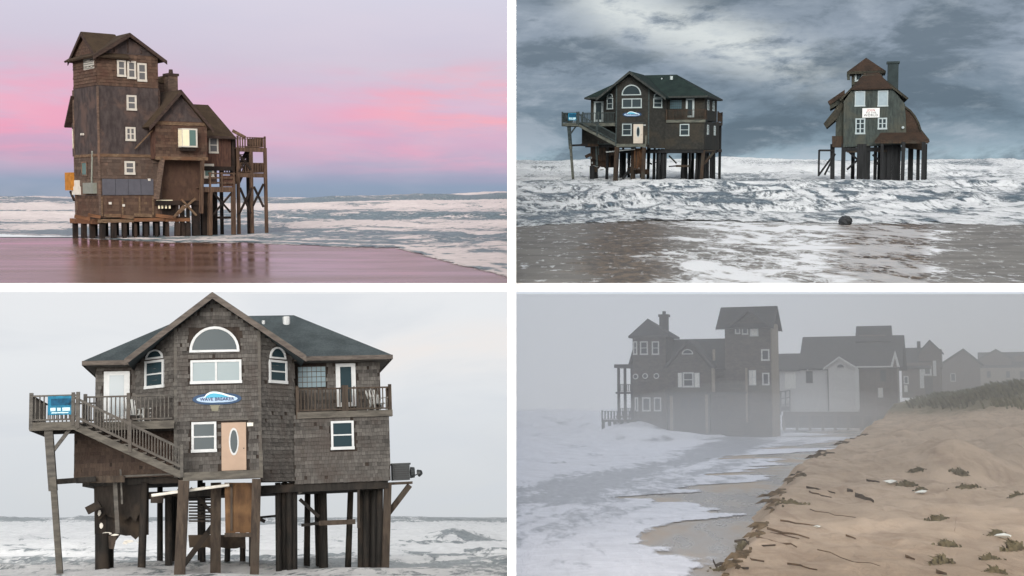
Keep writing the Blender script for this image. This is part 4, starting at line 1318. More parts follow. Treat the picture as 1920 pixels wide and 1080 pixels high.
    H.box('wall', m_['dark'], Q(294,392,.1).x, Q(330,392,.1).x, .1, .4, Q(310,408,.1).z, Q(310,377,.1).z)
    for p, q in (((330,404),(366,372)),((340,374),(368,404)),((345,385),(325,408))):
        H.beam('brace', m_['plank'], Q(p[0],p[1],-.7), Q(q[0],q[1],-.7), .15)
    for px, w in ((331,.25),(341,.3),(352,.22),(364,.35),(371,.25)):
        a = Q(px,376,-.1); H.beam('post', m_['dark'], (a.x,-.1,zw), (a.x,-.1,a.z), w)
    H.box('floor_frame_or_shade', m_['dark'], gx0+.3, gx1, -.5, 5, Q(340,380,-.2).z-.2, Q(340,376,-.2).z-.004)
dusk_house()

# ------------------------------------------------------------------ upper right: the narrow tall house in the surf
D2 = dict(
    wall=wood('wet_olive_grey_siding', S(60,68,66), S(42,49,48), S(66,68,62), 0.0, (5,5,1.2), plank=0.3),
    side=wood('wet_dark_siding', S(60,64,58), S(44,48,45), S(66,62,50), 0.16, (4,4,2)),
    roof=roofing('wet_rust_brown_roof', S(62,49,41), S(44,38,34)),
    roofd=roofing('wet_dark_roof', S(58,56,48), S(44,44,40)),
    dark=MAT2['dark'], brown=MAT2['brown'], trim=plain('wet_grey_white_trim', S(150,163,167), 0.5, 0.3, 0.06),
    shade=plain('drawn_white_shade', S(132,148,156), 0.5, 0.3, 0.05), glass=MAT2['glass'], chim=plain('wet_grey_chimney', S(46,56,58), 0.85, 0.2, 0.1, 2.0, 0.3))

def storm_house():
    p = BF[2].z(1640, 339); d = 117.0
    M = BM[2] @ Matrix.Translation((680/FP*d, d, -0.2)) @ Matrix.Rotation(math.radians(-14.5), 4, 'Z') @ Matrix.Rotation(math.radians(-0.6), 4, 'Y')
    H = House('narrow_house', M, 'tall narrow olive-grey house with chimney and rust roofs standing in stormy surf', 'house')
    R = H.root; Q = H.Y; m_ = D2
    x0, x1 = Q(1580,225,0).x, Q(1699,225,0).x
    zb, zt = Q(1640,276,0).z, Q(1640,168,0).z
    # front wall with clipped upper corners
    pts = [(1581,276),(1700,270),(1697,195),(1672,165),(1600,165),(1582,190)]
    MB().prism([Q(a,b,0) for a, b in pts], (0,9,0)).build('wall', m_['wall'], R)
    # clipped main roof
    a, b, c, d_ = Q(1596,166,-.4), Q(1672,164,-.4), Q(1648,136,2.2), Q(1620,138,2.2)
    m = MB(); roof_slab(m, a, b, c, d_, .15)
    m.build('roof', m_['roof'], R)
    m = MB(); roof_slab(m, Q(1704,184,-.3), Q(1704,184,-.3)+Vector((0,9,0)), Q(1650,137,-.3)+Vector((0,9,0)), Q(1650,137,-.3)+Vector((0,2.4,0)), .18)
    roof_slab(m, Q(1703,184,-.3), Q(1703,184,-.3)+Vector((0,4,0)), Q(1671,160,-.3)+Vector((0,4,0)), Q(1671,160,-.3), .16)
    m.build('roof', m_['roofd'], R)
    m = MB(); roof_slab(m, Q(1574,186,-.3), Q(1574,186,-.3)+Vector((0,9,0)), Q(1620,139,-.3)+Vector((0,9,0)), Q(1620,139,-.3)+Vector((0,2.2,0)), .18)
    roof_slab(m, Q(1574,187,-.3), Q(1574,187,-.3)+Vector((0,4,0)), Q(1597,163,-.3)+Vector((0,4,0)), Q(1597,163,-.3), .16)
    m.build('roof', m_['roofd'], R)
    MB().prism([Q(1600,166,1.8),Q(1670,166,1.8),Q(1648,140,1.8),Q(1620,140,1.8)], (0,6,0)).build('wall', m_['side'], R)
    # look-out cabin
    yc = 4.0
    MB().prism([Q(1597,160,yc),Q(1655,160,yc),Q(1655,132,yc),Q(1597,132,yc)], (0,3,0)).build('cabin_wall', m_['side'], R)
    H.win(1603,135,1618,152,yc,m_['trim'],m_['glass'],1,1,.14); H.win(1640,134,1653,145,yc,m_['trim'],m_['glass'],1,1,.14)
    a, b, c = Q(1589,134,yc-.5), Q(1660,132,yc-.5), Q(1624,108,yc+1.4)
    ze = (a.z+b.z)/2
    hip_roof(R, a.x, b.x, yc-.5, yc+3.6, ze, c.x, c.x, yc+1.5, c.z, .22, m_['roof'], m_['roofd'])
    m = MB(); m.beam(Q(1591,134,yc-.4), Q(1591,150,yc-.4), .25); m.build('corner_post', m_['side'], R)
    # chimney
    a, b = Q(1665,118,2.6), Q(1685,118,2.6)
    ch = H.box('chimney', m_['chim'], a.x, b.x, 2.6, 3.6, Q(1675,175,2.6).z, Q(1675,119,2.6).z)
    MB().box(a.x-.1, b.x+.1, 2.5, 3.7, Q(1675,119,2.6).z, Q(1675,115,2.6).z).build('chimney_cap', m_['chim'], ch)
    # stepped side roofs on the left
    def poly(name, pts, y, dep, mat): return MB().prism([Q(a,b,y) for a, b in pts], (0,dep,0)).build(name, m_[mat], R)
    poly('wall', [(1566,275),(1582,275),(1582,190),(1568,200)], .6, 6, 'side')
    poly('roof', [(1552,190),(1556,196),(1584,178),(1584,168)], .2, 5, 'roof')
    poly('wall', [(1556,205),(1582,190),(1582,178),(1556,196)], .5, 5, 'side')
    poly('roof', [(1544,232),(1549,240),(1570,222),(1582,196),(1577,190)], .3, 6, 'roofd')
    poly('wall', [(1560,276),(1581,276),(1581,255),(1560,255)], .3, 5, 'brown')
    # curved lean-to and the porch roof on the right
    prof = [(1697,198),(1708,206),(1717,217),(1724,230),(1728,243),(1743,262)]
    m = MB()
    for (p0, p1) in zip(prof[:-1], prof[1:]):
        a, b = Q(p0[0],p0[1],.2), Q(p1[0],p1[1],.2)
        roof_slab(m, b, b+Vector((0,6.5,0)), a+Vector((0,6.5,0)), a, .16)
    m.build('roof', m_['roofd'], R)
    poly('wall', [(1697,250),(1697,200),(1708,208),(1717,219),(1723,231),(1726,248)], .35, 6, 'roof')
    m = MB(); a, b, c, d_ = Q(1640,264,-1.7), Q(1743,264,-1.7), Q(1728,247,.1), Q(1652,248,.1)
    roof_slab(m, a, b, c, d_, .14); m.build('porch_roof', m_['roof'], R)
    H.beam('porch_beam', m_['brown'], Q(1641,266,-1.6), Q(1741,266,-1.6), .15, .28)
    poly('wall', [(1697,276),(1736,282),(1736,262),(1697,262)], .6, 5, 'brown')
    # windows, shades, sign board
    H.win(1603,171,1622,199,-.0,m_['trim'],m_['shade'],1,1,.10); H.win(1646,170,1665,199,-.0,m_['trim'],m_['shade'],1,1,.10)
    H.win(1604,222,1622,251,-.0,m_['trim'],m_['glass'],2,3,.12); H.win(1646,221,1663,242,-.0,m_['trim'],m_['glass'],2,2,.12)
    a = Q(1693,239,-.1); MB().tube((a.x,-.25,a.z),(a.x,0,a.z),.12).build('lamp', m_['trim'], R)
    # piles, posts, braces
    zw = -1.5
    H.box('floor_beam', m_['dark'], x0, x1, .1, 8.6, zb-.35, zb-.003)
    for px, y, w in ((1561,1.0,.4),(1582,.3,.38),(1612,.2,.45),(1620,.2,.45),(1628,.4,.4),(1642,1.5,.3),(1654,-1.5,.26),(1660,.4,.4),(1668,.3,.45),(1678,.3,.45),(1685,.6,.4),
                     (1694,-1.6,.32),(1708,3.5,.45),(1722,3.2,.3),(1732,-1.6,.32),(1600,5,.35),(1650,5,.35),(1736,4.0,.25)):
        a = Q(px,270,y); pile(R, a.x, y, a.z if y > -1 else Q(px,266,y).z, zw, w, m_['dark'])
    for p, q, y in (((1536,282),(1562,282),.6),((1536,281),(1535,328),.6),((1534,330),(1563,290),.6),((1546,328),(1566,288),.8),((1588,318),(1625,285),.5),((1592,285),(1622,312),.5),
                    ((1636,290),(1660,310),.6),((1660,288),(1640,312),.6)):
        H.beam('brace', m_['dark'], Q(p[0],p[1],y), Q(q[0],q[1],y), .18)
    for px0, px1, py in ((1588,1612,284),(1640,1668,283)):
        H.beam('beam', m_['brown'], Q(px0,py,.2), Q(px1,py,.2), .2)
    # white sign, its own thing
    a, b = Q(1617,203,-.12), Q(1649,220,-.12)
    w, h = b.x-a.x, a.z-b.z
    sg = thing('sign', M @ Matrix.Translation(((a.x+b.x)/2, -.12, (a.z+b.z)/2)), 'small white sign with red and dark lettering on the narrow storm house', 'sign')
    MB().box(-w/2, w/2, 0, .08, -h/2, h/2).build('board', plain('sign_white', S(205,208,208), .5, .3, .03), sg)
    inkr, inkd = plain('sign_red_ink', S(150,52,52), .6, .2, .02), plain('sign_dark_ink', S(62,60,66), .6, .2, .02)
    RX = Matrix.Rotation(math.radians(90), 4, 'X')
    for txt, zz, mm, sz in (('JOIN', .26, inkr, .30), ('TO THE', 0.0, inkd, .22), ('WORLD', -.27, inkd, .30)):
        text_mesh(txt, sz*h*1.15, mm, Matrix.Translation((0,-.012,zz*h)) @ RX, sg, spacing=1.25)
storm_house()

# ------------------------------------------------------------------ signs and loose things on the lower left house
def sign_oval(M, T, y, label):
    a, b = T.y(361,747,y), T.y(453,758,y)
    c = T.y(407,747,y); w = abs(b.x-a.x); h = w*0.24
    s = thing('oval_sign', M @ Matrix.Translation((c.x, y, c.z)), label, 'sign')
    def oval(rx, rz, y0, d, mat, nm, dz=0):
        N = 32
        MB().prism([(rx*math.copysign(abs(math.cos(2*math.pi*i/N))**.7, math.cos(2*math.pi*i/N)), y0, dz+rz*math.sin(2*math.pi*i/N)) for i in range(N)], (0,d,0)).build(nm, mat, s)
    oval(w/2, h/2, -.02, .05, plain('sign_navy', S(22,58,92), .5, .3, .04), 'board', -.02)
    oval(w*.42, h*.29, -.034, .013, plain('sign_pale_blue', S(166,190,214), .5, .3, .03), 'face', -.03)
    N = 14
    wave = [(-w*.26+w*.62*i/N, -.046, h*(.10+.46*math.sin(math.pi*min(1,(i/N)**.6))**1.2)) for i in range(N+1)]
    MB().prism(wave + [(w*.36,-.046,h*.06), (-w*.26,-.046,h*.06)], (0,.011,0)).build('wave', plain('sign_cyan', S(70,160,190), .5, .3, .05), s)
    MB().prism([(x, -.056, z+.015) for x, y_, z in wave] + [(x, -.056, z-h*.12) for x, y_, z in wave[::-1]], (0,.009,0)).build('wave_crest', plain('sign_foam', S(214,232,238), .5, .3, .03), s)
    text_mesh('WAVE BREAKER', h*.40, plain('sign_ink', S(24,40,92), .5, .3, .02), Matrix.Translation((0,-.060,-h*.08)) @ Matrix.Rotation(math.radians(90),4,'X'), s, spacing=1.02, extrude=.006)
    return s
sign_oval(M3, T3, -.07, 'oval navy sign with a wave under the wide window in the overcast scene')
sign_oval(M2A, T3, -.05, 'oval blue wave sign on the dark house in stormy surf')
def banner(M, y, label, flip):
    a, b = T3.y(90,743,y), T3.y(138,777,y)
    w, h = b.x-a.x, a.z-b.z
    s = thing('banner', M @ Matrix.Translation(((a.x+b.x)/2, y, (a.z+b.z)/2)), label, 'banner')
    MB().box(-w/2,w/2,0,.02,-h/2,h/2).build('cloth', plain('banner_teal', S(38,118,150), .7, .2, .2, 4.0), s)
    MB().box(-w*.38,w*.40,-.006,-.002,h*.0,h*.36).build('picture', plain('banner_dark_teal', S(24,84,116), .7, .2, .3, 5.0), s)
    ink = plain('banner_white_ink', S(190,220,228), .6, .2, .03)
    for i, (x0, ww) in enumerate(((-.40,.20),(-.14,.14),(.06,.30))):
        MB().box(w*x0,w*(x0+ww),-.01,-.003,-h*.30,-h*.12).build('lettering', ink, s)
    MB().box(-w*.36,w*.30,-.01,-.003,-h*.42,-h*.36).build('lettering', ink, s)
banner(M3, -1.33, 'teal banner tied to the left deck railing in the overcast scene', False)
banner(M2A, -1.33, 'small teal banner on the deck railing of the dark storm house', False)
n_plq = thing('plaque', M3 @ Matrix.Translation((T3.y(403,766,-.06).x, -.06, T3.y(403,766,-.06).z)), 'small pale plaque fixed under the oval wave sign', 'plaque')
mpl = plain('plaque_stone', S(128,126,110), .7, .2, .1)
MB().prism([(-.16,0,.10),(.16,0,.10),(.12,0,-.10),(-.12,0,-.10)], (0,.04,0)).build('face', mpl, n_plq)
MB().box(-.20,.20,-.005,.03,.10,.14).build('edge', mpl, n_plq)

# white slatted deck chairs
def deck_chair(M, label):
    s = thing('deck_chair', M, label, 'chair', 'white slatted chairs left on the decks')
    m = plain('chair_white', S(196,198,196), .6, .3, .05)
    for i in range(4): MB().box(-.24+i*.125,-.13+i*.125,-.25,.25,.33,.36).build('seat_slat', m, s)
    for i in range(5):
        x = -.26+i*.115
        MB().beam((x+.05,.24,.36), (x+.05+(i-2)*.03,.52,1.02-.04*abs(i-2)), .09, .02).build('back_slat', m, s)
    for x in (-.28,.28):
        MB().box(x-.05,x+.05,-.32,.30,.58,.61).build('arm', m, s)
        MB().box(x-.03,x+.03,-.28,-.22,0,.58).build('leg', m, s)
        MB().beam((x,.45,0),(x,-.05,.40),.06,.05).build('leg', m, s)
for i, (px, y, rz, lab) in enumerate(((252,.9,20,'white slatted chair facing out, left of the pair on the left deck'), (280,1.2,-35,'white slatted chair nearest the bay window on the left deck'),
                                      (708,1.85,25,'white slatted chair in the corner of the right balcony'))):
    zz = T3.y(250,792,0).z if px < 400 else T3.y(645,772,1.2).z
    x = T3.y(px, 760, y).x
    deck_chair(M3 @ Matrix.Translation((x, y, zz+.002)) @ Matrix.Rotation(math.radians(rz),4,'Z'), lab)
# condenser unit and dish on the bracket
p = T3.y(754,903,2.0)
ac = thing('air_conditioner', M3 @ Matrix.Translation((p.x, 2.0, p.z+.06)), 'dark air conditioning unit on the timber bracket right of the house', 'appliance')
mac = plain('dark_metal', S(52,56,58), .5, .4, .1)
MB().box(-.42,.30,-.3,.3,0,.62).build('case', mac, ac)
MB().box(-.46,.34,-.34,.34,.625,.70).build('top', mac, ac)
g = MB()
for i in range(6): g.box(-.38,.26,-.325,-.304,.06+i*.09,.10+i*.09)
g.build('grille', plain('grille_metal', S(34,36,38), .5, .4, .1), ac)
MB().tube((.36,-.05,.30),(.52,-.05,.30),.24,.22,14).build('fan_housing', mac, ac)
p = T3.y(787,888,1.9)
sd = thing('satellite_dish', M3 @ Matrix.Translation((p.x, 1.9, p.z)), 'small dish on an arm beside the air conditioning unit', 'dish')
MB().tube((-.05,0,.02),(.06,-.08,.05),.16,.10,14).build('dish', mac, sd)
MB().tube((-.42,.05,-.14),(-.04,0,0),.025).build('arm', mac, sd)

# ------------------------------------------------------------------ rock and dark lumps in the storm surf
mrock_lump = plain('wet_black_rock_or_lump', S(44,48,52), .5, .5, .3, 2.0, .6)
def rock(bay, px, py, wpx, hpx, label, z=0.1):
    p = BF[bay].z(px, py, z)
    s = wpx/FP*p.y/2; hh = hpx/FP*p.y
    rs = np.random.RandomState(int(px))
    vs, fs = [], []
    nu, nv = 12, 7
    for j in range(nv):
        th = math.pi*j/(nv-1)
        for i in range(nu):
            a = 2*math.pi*i/nu
            r = 1+.35*(rs.rand()-.5)
            vs.append((s*r*math.sin(th)*math.cos(a), s*.7*r*math.sin(th)*math.sin(a), hh*math.cos(th)*(1+.3*(rs.rand()-.5))))
    for j in range(nv-1):
        for i in range(nu):
            fs.append((j*nu+i, j*nu+(i+1) % nu, (j+1)*nu+(i+1) % nu, (j+1)*nu+i))
    o = MB().add(vs, fs).build('rock', mrock_lump, None, BM[bay] @ Matrix.Translation(p))  # the dark lumps in the foam are built under this name too
    tag(o, label, 'rock', 'rock and dark lumps in the storm surf')
rock(2, 1585, 415, 27, 10, 'largest dark rock at the foam edge below the narrow house')
for px, py, w, h, lab in ((1179,374,30,7,'dark lump in the surf below the left storm house'), (1095,371,20,6,'pointed dark lump left of centre in the foam'),
                          (1042,380,26,4,'leftmost low flat lump in the storm foam')):  # dark lumps in the foam, read as waves but shaped like rocks
    rock(2, px, py, w, h, lab, .15)

# ------------------------------------------------------------------ lower right: dune, beach and sea in blowing mist
_ye = np.array([8,15,19,26.5,34,52,72,100,140,200,400.])
_xe = np.array([.6,2.4,3.2,5.2,7.0,12,19.7,29,42,60,120.])
def edge_x(Y): return np.interp(Y, _ye, _xe) + .5*(fbm(Y*.35, Y*0+3, 4, 91)-.5)*np.clip(Y/25, .4, 3)
def edge_z(Y): return np.interp(Y, [8,20,34,52,72,100,140,200,400], [.75,.8,.9,1.25,1.8,2.6,3.7,4.2,4.6])
def beach_z(X, Y):
    t = edge_x(Y) - X
    return np.clip(.30 - .03*t, -.6, .5)
def dune_z(X, Y):
    t = X - edge_x(Y)
    n1 = fbm(X*.16, Y*.10, 4, 101)-.5; n2 = fbm(X*.8+3, Y*.35, 4, 103)-.5; n3 = fbm(X*2.2, Y*1.1, 3, 107)-.5
    top = edge_z(Y) + sstep(40, 110, Y)*1.9*sstep(0, 14, t) + .95*n1*sstep(1, 5, t)*np.clip(Y/45, .3, 1.6) + .42*n2*sstep(.2, 1.5, t)*np.clip(Y/25,.6,2) + .09*n3*np.clip(Y/20,.7,2)
    top = top - .55*np.exp(-(((X-14.2)/1.6)**2+((Y-40)/3.2)**2)) + .5*np.exp(-(((X-16.2)/1.3)**2+((Y-47)/3)**2)) - .4*np.exp(-(((X-17.3)/2.6)**2+((Y-43)/4.0)**2))
    bz = beach_z(X, Y)-.03
    wdt = .35+.012*Y
    return bz + (top-bz)*sstep(-wdt, .05, t + .25*n2)
def grid_ay(y0, y1, rows, a0, a1, cols):
    Y = (y0*(y1/y0)**np.linspace(0,1,rows))[:,None]*np.ones((1,cols))
    A = np.linspace(a0,a1,cols)[None]*np.ones((rows,1))
    return A*Y, Y, A

def dune_mat():
    t = NT('dune_sand')
    raw = t.coord()
    n = t.noise(raw, .5, 5, .6, .4); rip = t.noise(t.coord((1.6,.5,1),(0,0,.35)), 1.5, 6, .6, .5); gr = t.noise(raw, 20, 3, .7)
    c = t.mix(t.rng(n, .35, .65), S(174,153,132), S(190,168,146))
    c = t.mix(t.rng(t.noise(t.coord((.9,.22,1),(0,0,.55)), 1.2, 7, .66, .6), .48, .68, 0, .6), c, S(148,126,107))
    c = t.mix(t.rng(rip, .52, .72, 0, .55), c, S(150,128,108))
    x, y, z = t.xyz(raw)
    # marram cover on the far ridge
    c = t.mix(t.math('MULTIPLY', t.math('MULTIPLY', t.rng(y, 74, 92), t.rng(t.math('ADD', z, t.math('MULTIPLY', n, 1.6)), 3.2, 4.2)), .85), c, S(92,88,64))
    h = t.math('ADD', t.math('MULTIPLY', rip, 1.0), t.math('MULTIPLY', gr, .25))
    return t.done(t.bsdf(c, .92, .15, t.bump(h, .8, .16)))
Y1 = (8.5*(260/8.5)**np.linspace(0,1,300))[:,None]*np.ones((1,260))
xe = edge_x(Y1); wd = .8+.02*Y1
tt = np.linspace(0,1,260)[None]
X1 = xe - wd + (0.62*Y1+6 - xe + wd)*tt**1.5
tag(grid_obj('dune', X1, Y1, dune_z(X1, Y1), dune_mat(), BM[4]), kind='structure')

def beach_mat():
    t = NT('wet_beach_sand')
    n = t.noise(t.coord((.25,.08,1),(0,0,-.28)), 1.0, 5, .6, .4)
    c = t.mix(t.rng(n, .38, .62), S(132,126,120), S(168,146,122))
    return t.done(t.bsdf(c, t.rng(n,.4,.6,.25,.5), .5, t.bump(n,.2,.05)))
X, Y, A = grid_ay(8.5, 420, 140, .0002, .62, 120)
tag(grid_obj('beach', X, Y, beach_z(X, Y)-.012, beach_mat(), BM[4]), kind='structure')

# sea: swash sheet with pointed tongues, breakers beyond
def sea4():
    rows, cols = 460, 260
    Y = (8.5*(1470/8.5)**np.linspace(0,1,rows))[:,None]*np.ones((1,cols))
    e = np.interp(Y, _ye, _xe) + np.clip((Y-400)*.3, 0, None)
    sh = fbm(Y*.16, Y*0+7, 4, 121); sh2 = fbm(Y*.9, Y*0+2, 3, 125)
    off = (.7+ .036*Y) - 2.6*(sh-.5)*np.clip(Y/25,.5,3.5)*2 - 1.6*(sh2-.5)*np.clip(Y/28,.5,1.5)
    xs = e - np.clip(off, .25+.01*Y, None)
    xs = np.maximum(xs, .2)
    t = np.linspace(0,1,cols)[None]
    X = .0005*Y + (xs-.0005*Y)*t
    T = xs - X                                   # metres seaward of the tongue
    z = np.maximum(beach_z(X, Y), 0.0)+.012
    k = fbm(X*.05, Y*.02, 4, 131)
    sea_w = sstep(14, 40, T)*sstep(70, 120, Y)
    z = z + sea_w*(3.4*(fbm(X*.09+Y*.03, Y*.035, 4, 133)-.42) + 1.6*(k)*crest(Y, 250, 20, 40) + 2.6*k*crest(Y, 420, 40, 100))
    ch4 = chop(X, Y, 7+Y*.03, 5+Y*.03, 431)
    z = z + .28*(fbm(X*.25+Y*.05, Y*.10, 4, 135)-.5)*sstep(3, 14, T) + sstep(8,24,T)*np.clip(Y/130,.2,2)*.8*ch4
    # heap of surf against the corner of the house
    p = BF[4].z(1195, 815); z = z + 1.6*np.exp(-((X-p.x)/3.2)**2-((Y-p.y+6)/7)**2)
    z = np.maximum(z, beach_z(X, Y)+.010)
    u = X - .30*Y
    st = fbm(u*.42, Y*.045+u*.02, 5, 141)
    f = .80 + 1.05*(st-.5) + .5*(fbm(u*1.6, Y*.22, 4, 143)-.5) + .15*sstep(10, 30, T) - .12*np.exp(-(T/(.10*Y+1))**2)
    f = f + 1.0*(ch4-.42)*sstep(6,20,T)*sstep(50,90,Y)
    band = np.exp(-((u+13.5)/2.2)**2)*sstep(40,60,Y)*(1-sstep(90,170,Y)) + .8*np.exp(-((u+16)/2.5)**2)*sstep(90,130,Y)
    f = f - .62*band
    f = f + .5*np.exp(-T/(.12+.006*Y)) - .25*sstep(600,900,Y)
    m = sea_mat('sea_misty', S(138,141,150), S(164,166,173), S(232,232,238), (.9,.16,.3), (.30,.66), 1.1, .14, -.28, .4, fine=(1.6,.35,1), fade=True)
    return tag(grid_obj('sea', X, Y, z, m, BM[4], {'foam': f, 'edge': np.clip(T/(.5+.02*Y), 0, 1.6)}), kind='structure')
sea4()
# puddle behind the dune
pp = BF[4].z(1895, 910, .62)
N = 24
MB().prism([(pp.x+2.6*math.cos(2*math.pi*i/N)*(1+.15*math.sin(3*i)), pp.y+4.5*math.sin(2*math.pi*i/N), .60) for i in range(N)], (0,0,-.02)) \
    .build('puddle', sea_mat('puddle_water', S(140,150,162), S(170,178,186), S(200,205,212), wave=.2), None, BM[4], kind='structure')

_ys = np.concatenate([np.arange(9, 60, .04), np.arange(60, 250, .3)])
def hit4(px, py, lift=0.0):
    f = BF[4]; d = f.R @ Vector(((px-960)/FP, 1, (540-py)/FP)); o = f.O
    t = _ys/d.y
    X, Y, Z = o.x+d.x*t, o.y+d.y*t, o.z+d.z*t
    G = np.maximum(dune_z(X, Y), beach_z(X, Y))
    k = int(np.argmax(Z <= G))
    return Vector((X[k], Y[k], G[k]+lift))

# ------------------------------------------------------------------ lower right: houses in the mist
D4 = dict(
    wall=wood('misty_grey_shingle', S(98,88,80), S(50,46,44), S(86,76,68), .30, (2,2,5), bump=.8),
    board=wood('misty_board', S(72,68,66), S(54,51,50), None, 0, (3,3,8)),
    light=wood('misty_pale_side', S(150,138,122), S(120,110,98), S(136,126,110), .2, (3,3,3)),
    roof=roofing('misty_dark_roof', S(60,58,58), S(48,47,47)), trim=plain('misty_trim', S(196,196,192), .5, .3, .05),
    glass=glass('misty_window', S(50,54,60)), dark=wood('misty_pile', S(54,50,48), S(38,36,35)),
    white=wood('misty_white_siding', S(196,194,190), S(180,178,175), None, .2, (3,3,6)), shade=plain('window_panel', S(214,212,204), .6, .2, .03),
    brown=wood('misty_brown_wall', S(110,96,86), S(86,75,68), None, .2, (3,3,6)))

def mist_house():
    d = 150.0
    M = BM[4] @ Matrix.Translation(((1330-960)/FP*d, d, 0)) @ Matrix.Rotation(math.radians(-21), 4, 'Z')
    H = House('tower_house', M, 'large grey shingled house with two towers standing in misty surf', 'house')
    R = H.root; Q = H.Y; m_ = D4; tr, g = m_['trim'], m_['glass']
    zb = -.6
    def wbox(nm, mat, px0, px1, pyt, pyb, y, dep):
        a, b = Q(px0,pyt,y), Q(px1,pyt,y)
        return H.box(nm, m_[mat], a.x, b.x, y, y+dep, zb if pyb is None else Q((px0+px1)/2,pyb,y).z, (a.z+b.z)/2)
    # main body
    wbox('wall','wall',1250,1440,690,None,1.0,8)
    a, b = Q(1250,635,5.0), Q(1432,635,5.0); e0 = Q(1250,692,.5)
    gable_x(R, 5.0, 4.5, (a.z+b.z)/2, e0.z, a.x-.3, b.x+.3, .2, m_['roof'], m_['board'])
    # left turret
    wbox('wall','wall',1186,1248,630,None,.2,4.2)
    c = Q(1214,597,2.2); a, b = Q(1179,629,-.3), Q(1254,628,-.3)
    hip_roof(R, a.x, b.x, -.3, 4.9, (a.z+b.z)/2, c.x, c.x, 2.3, c.z, .25, m_['roof'], m_['board'])
    ch = wbox('chimney','board',1236,1250,594,660,3.4,1.0)
    a, b = Q(1234,594,3.3), Q(1252,594,3.3); MB().box(a.x,b.x,3.3,4.5,a.z+.003,a.z+.3).build('chimney_cap', m_['board'], ch)
    MB().tube(((a.x+b.x)/2,3.9,a.z+.3),((a.x+b.x)/2,3.9,a.z+.7),.22).build('flue', m_['board'], ch)
    # right tower with saddle roof
    tx0, tx1 = Q(1360,700,-.2).x, Q(1446,700,-.2).x
    tz = Q(1405,612,-.2).z
    H.box('wall', m_['wall'], tx0, tx1, -.2, 4.6, zb, tz+.5)
    H.box('wall', m_['light'], tx1+.003, tx1+.12, -.1, 4.5, zb, tz+.4)
    rz = Q(1405,575,2.2).z
    gable_x(R, 2.2, 3.1, rz, Q(1405,614,-.9).z, Q(1352,600,2).x, Q(1452,600,2).x+.3, .2, m_['roof'], m_['board'])
    a = Q(1403,580,-.9)
    gable_y(R, a.x, 2.3, 2.3, a.z, a.z-1.75, a.z-1.75, -.9, 2.2, .16, m_['roof'], m_['board'], .25)
    MB().prism([(a.x-2,-.25,a.z-1.8),(a.x+2,-.25,a.z-1.8),(a.x,-.25,a.z-.3)], (0,.3,0)).build('gable_wall', m_['wall'], R)
    # gabled dormer bay
    wbox('wall','wall',1247,1333,690,700,-.4,3); wbox('wall','wall',1247,1333,690,735,-.45,3); wbox('wall','board',1253,1330,735,None,.3,3)
    a = Q(1290,636,-1.0); e = Q(1243,686,-1.0); e2 = Q(1340,690,-1.0)
    ze = (e.z+e2.z)/2
    gable_y(R, a.x, a.x-e.x, e2.x-a.x, a.z, ze, ze, -1.0, 5, .18, m_['roof'], m_['board'], .3)
    b0, b1 = Q(1249,690,-.44), Q(1331,690,-.44)
    MB().prism([(b0.x,-.44,ze-.2),(b1.x,-.44,ze-.2),(a.x,-.44,a.z-.35)], (0,.3,0)).build('gable_wall', m_['wall'], R)
    o = Q(1289,659,-.45)
    window(R, (o.x,-.45,o.z), (1,0,0), (0,-1,0), 1.35, .55, tr, g, fw=.12, arch=True)
    H.win(1280,698,1301,726,-.47,tr,g,1,2,.18)
    for px0, px1 in ((1271,1279),(1302,1312)): H.win(px0,699,px1,726,-.47,tr,m_['shade'],1,1,.06)
    # windows
    for x0,x1 in ((1187,1195),(1200,1215),(1222,1236)): H.win(x0,640,x1,665,.2,tr,g,1,2,.15)
    for px, py in ((1210,705),(1231,705),(1192,706)):
        c = Q(px,py,.19); MB().tube((c.x,.05,c.z),(c.x,.19,c.z),.34,.34,14).build('porthole', tr, R)
        MB().tube((c.x,.03,c.z),(c.x,.06,c.z),.22,.22,14).build('pane', g, [o_ for o_ in R.children if o_.name.startswith('porthole')][-1])
    for x0,x1 in ((1190,1197),(1204,1220),(1226,1240)): H.win(x0,745,x1,771,.2,tr,g,1,1,.16)
    H.win(1378,610,1388,626,-.2,tr,g,1,1,.14); H.win(1391,611,1403,627,-.2,tr,g,1,1,.14); H.win(1406,612,1422,630,-.2,tr,m_['shade'],1,1,.14)
    H.win(1427,655,1443,676,-.2,tr,g,1,1,.16); H.win(1429,699,1443,722,-.2,tr,g,1,1,.16)
    H.win(1404,694,1418,722,-.22,tr,m_['shade'],2,2,.08)
    for px0,px1,pt,pb_ in ((1336,1341,655,676),(1334,1341,690,735),(1397,1403,690,792),(1256,1262,742,815),(1322,1328,740,812)):
        a, b = Q(px0,pt,-.5), Q(px1,pb_,-.5); H.box('corner_board', m_['light'], a.x, b.x, -.55, -.42, b.z, a.z)
    for x0, x1 in ((1276,1291),(1294,1312)): H.win(x0,745,x1,768,.3,m_['board'],g,1,1,.1)  # open porch bays, their dark recess put in as glazed panels
    H.win(1357,742,1376,760,.98,m_['board'],g,1,1,.16)
    H.box('belt_board', m_['board'], Q(1250,735,-.5).x, Q(1400,735,-.5).x, -.56, -.46, Q(1300,737,-.5).z-.15, Q(1300,735,-.5).z)
    # stacked porches on the left and the broken landing
    zw = -1.0
    xa, xb = Q(1157,720,1.0).x, Q(1188,720,1.0).x
    for py, nm in ((735,'porch_floor'),(780,'porch_floor')):
        z = Q(1170,py,1.0).z; H.box(nm, m_['dark'], xa-.2, xb, 1.0, 3.6, z-.2, z)
        railing(R, (xa,1.0,z), (xb,1.0,z), .9, m_['dark'], .2, False, .08)
    z = Q(1170,684,1.0).z; H.box('roof', m_['roof'], xa-.3, xb, .8, 3.8, z-.35, z+.05)
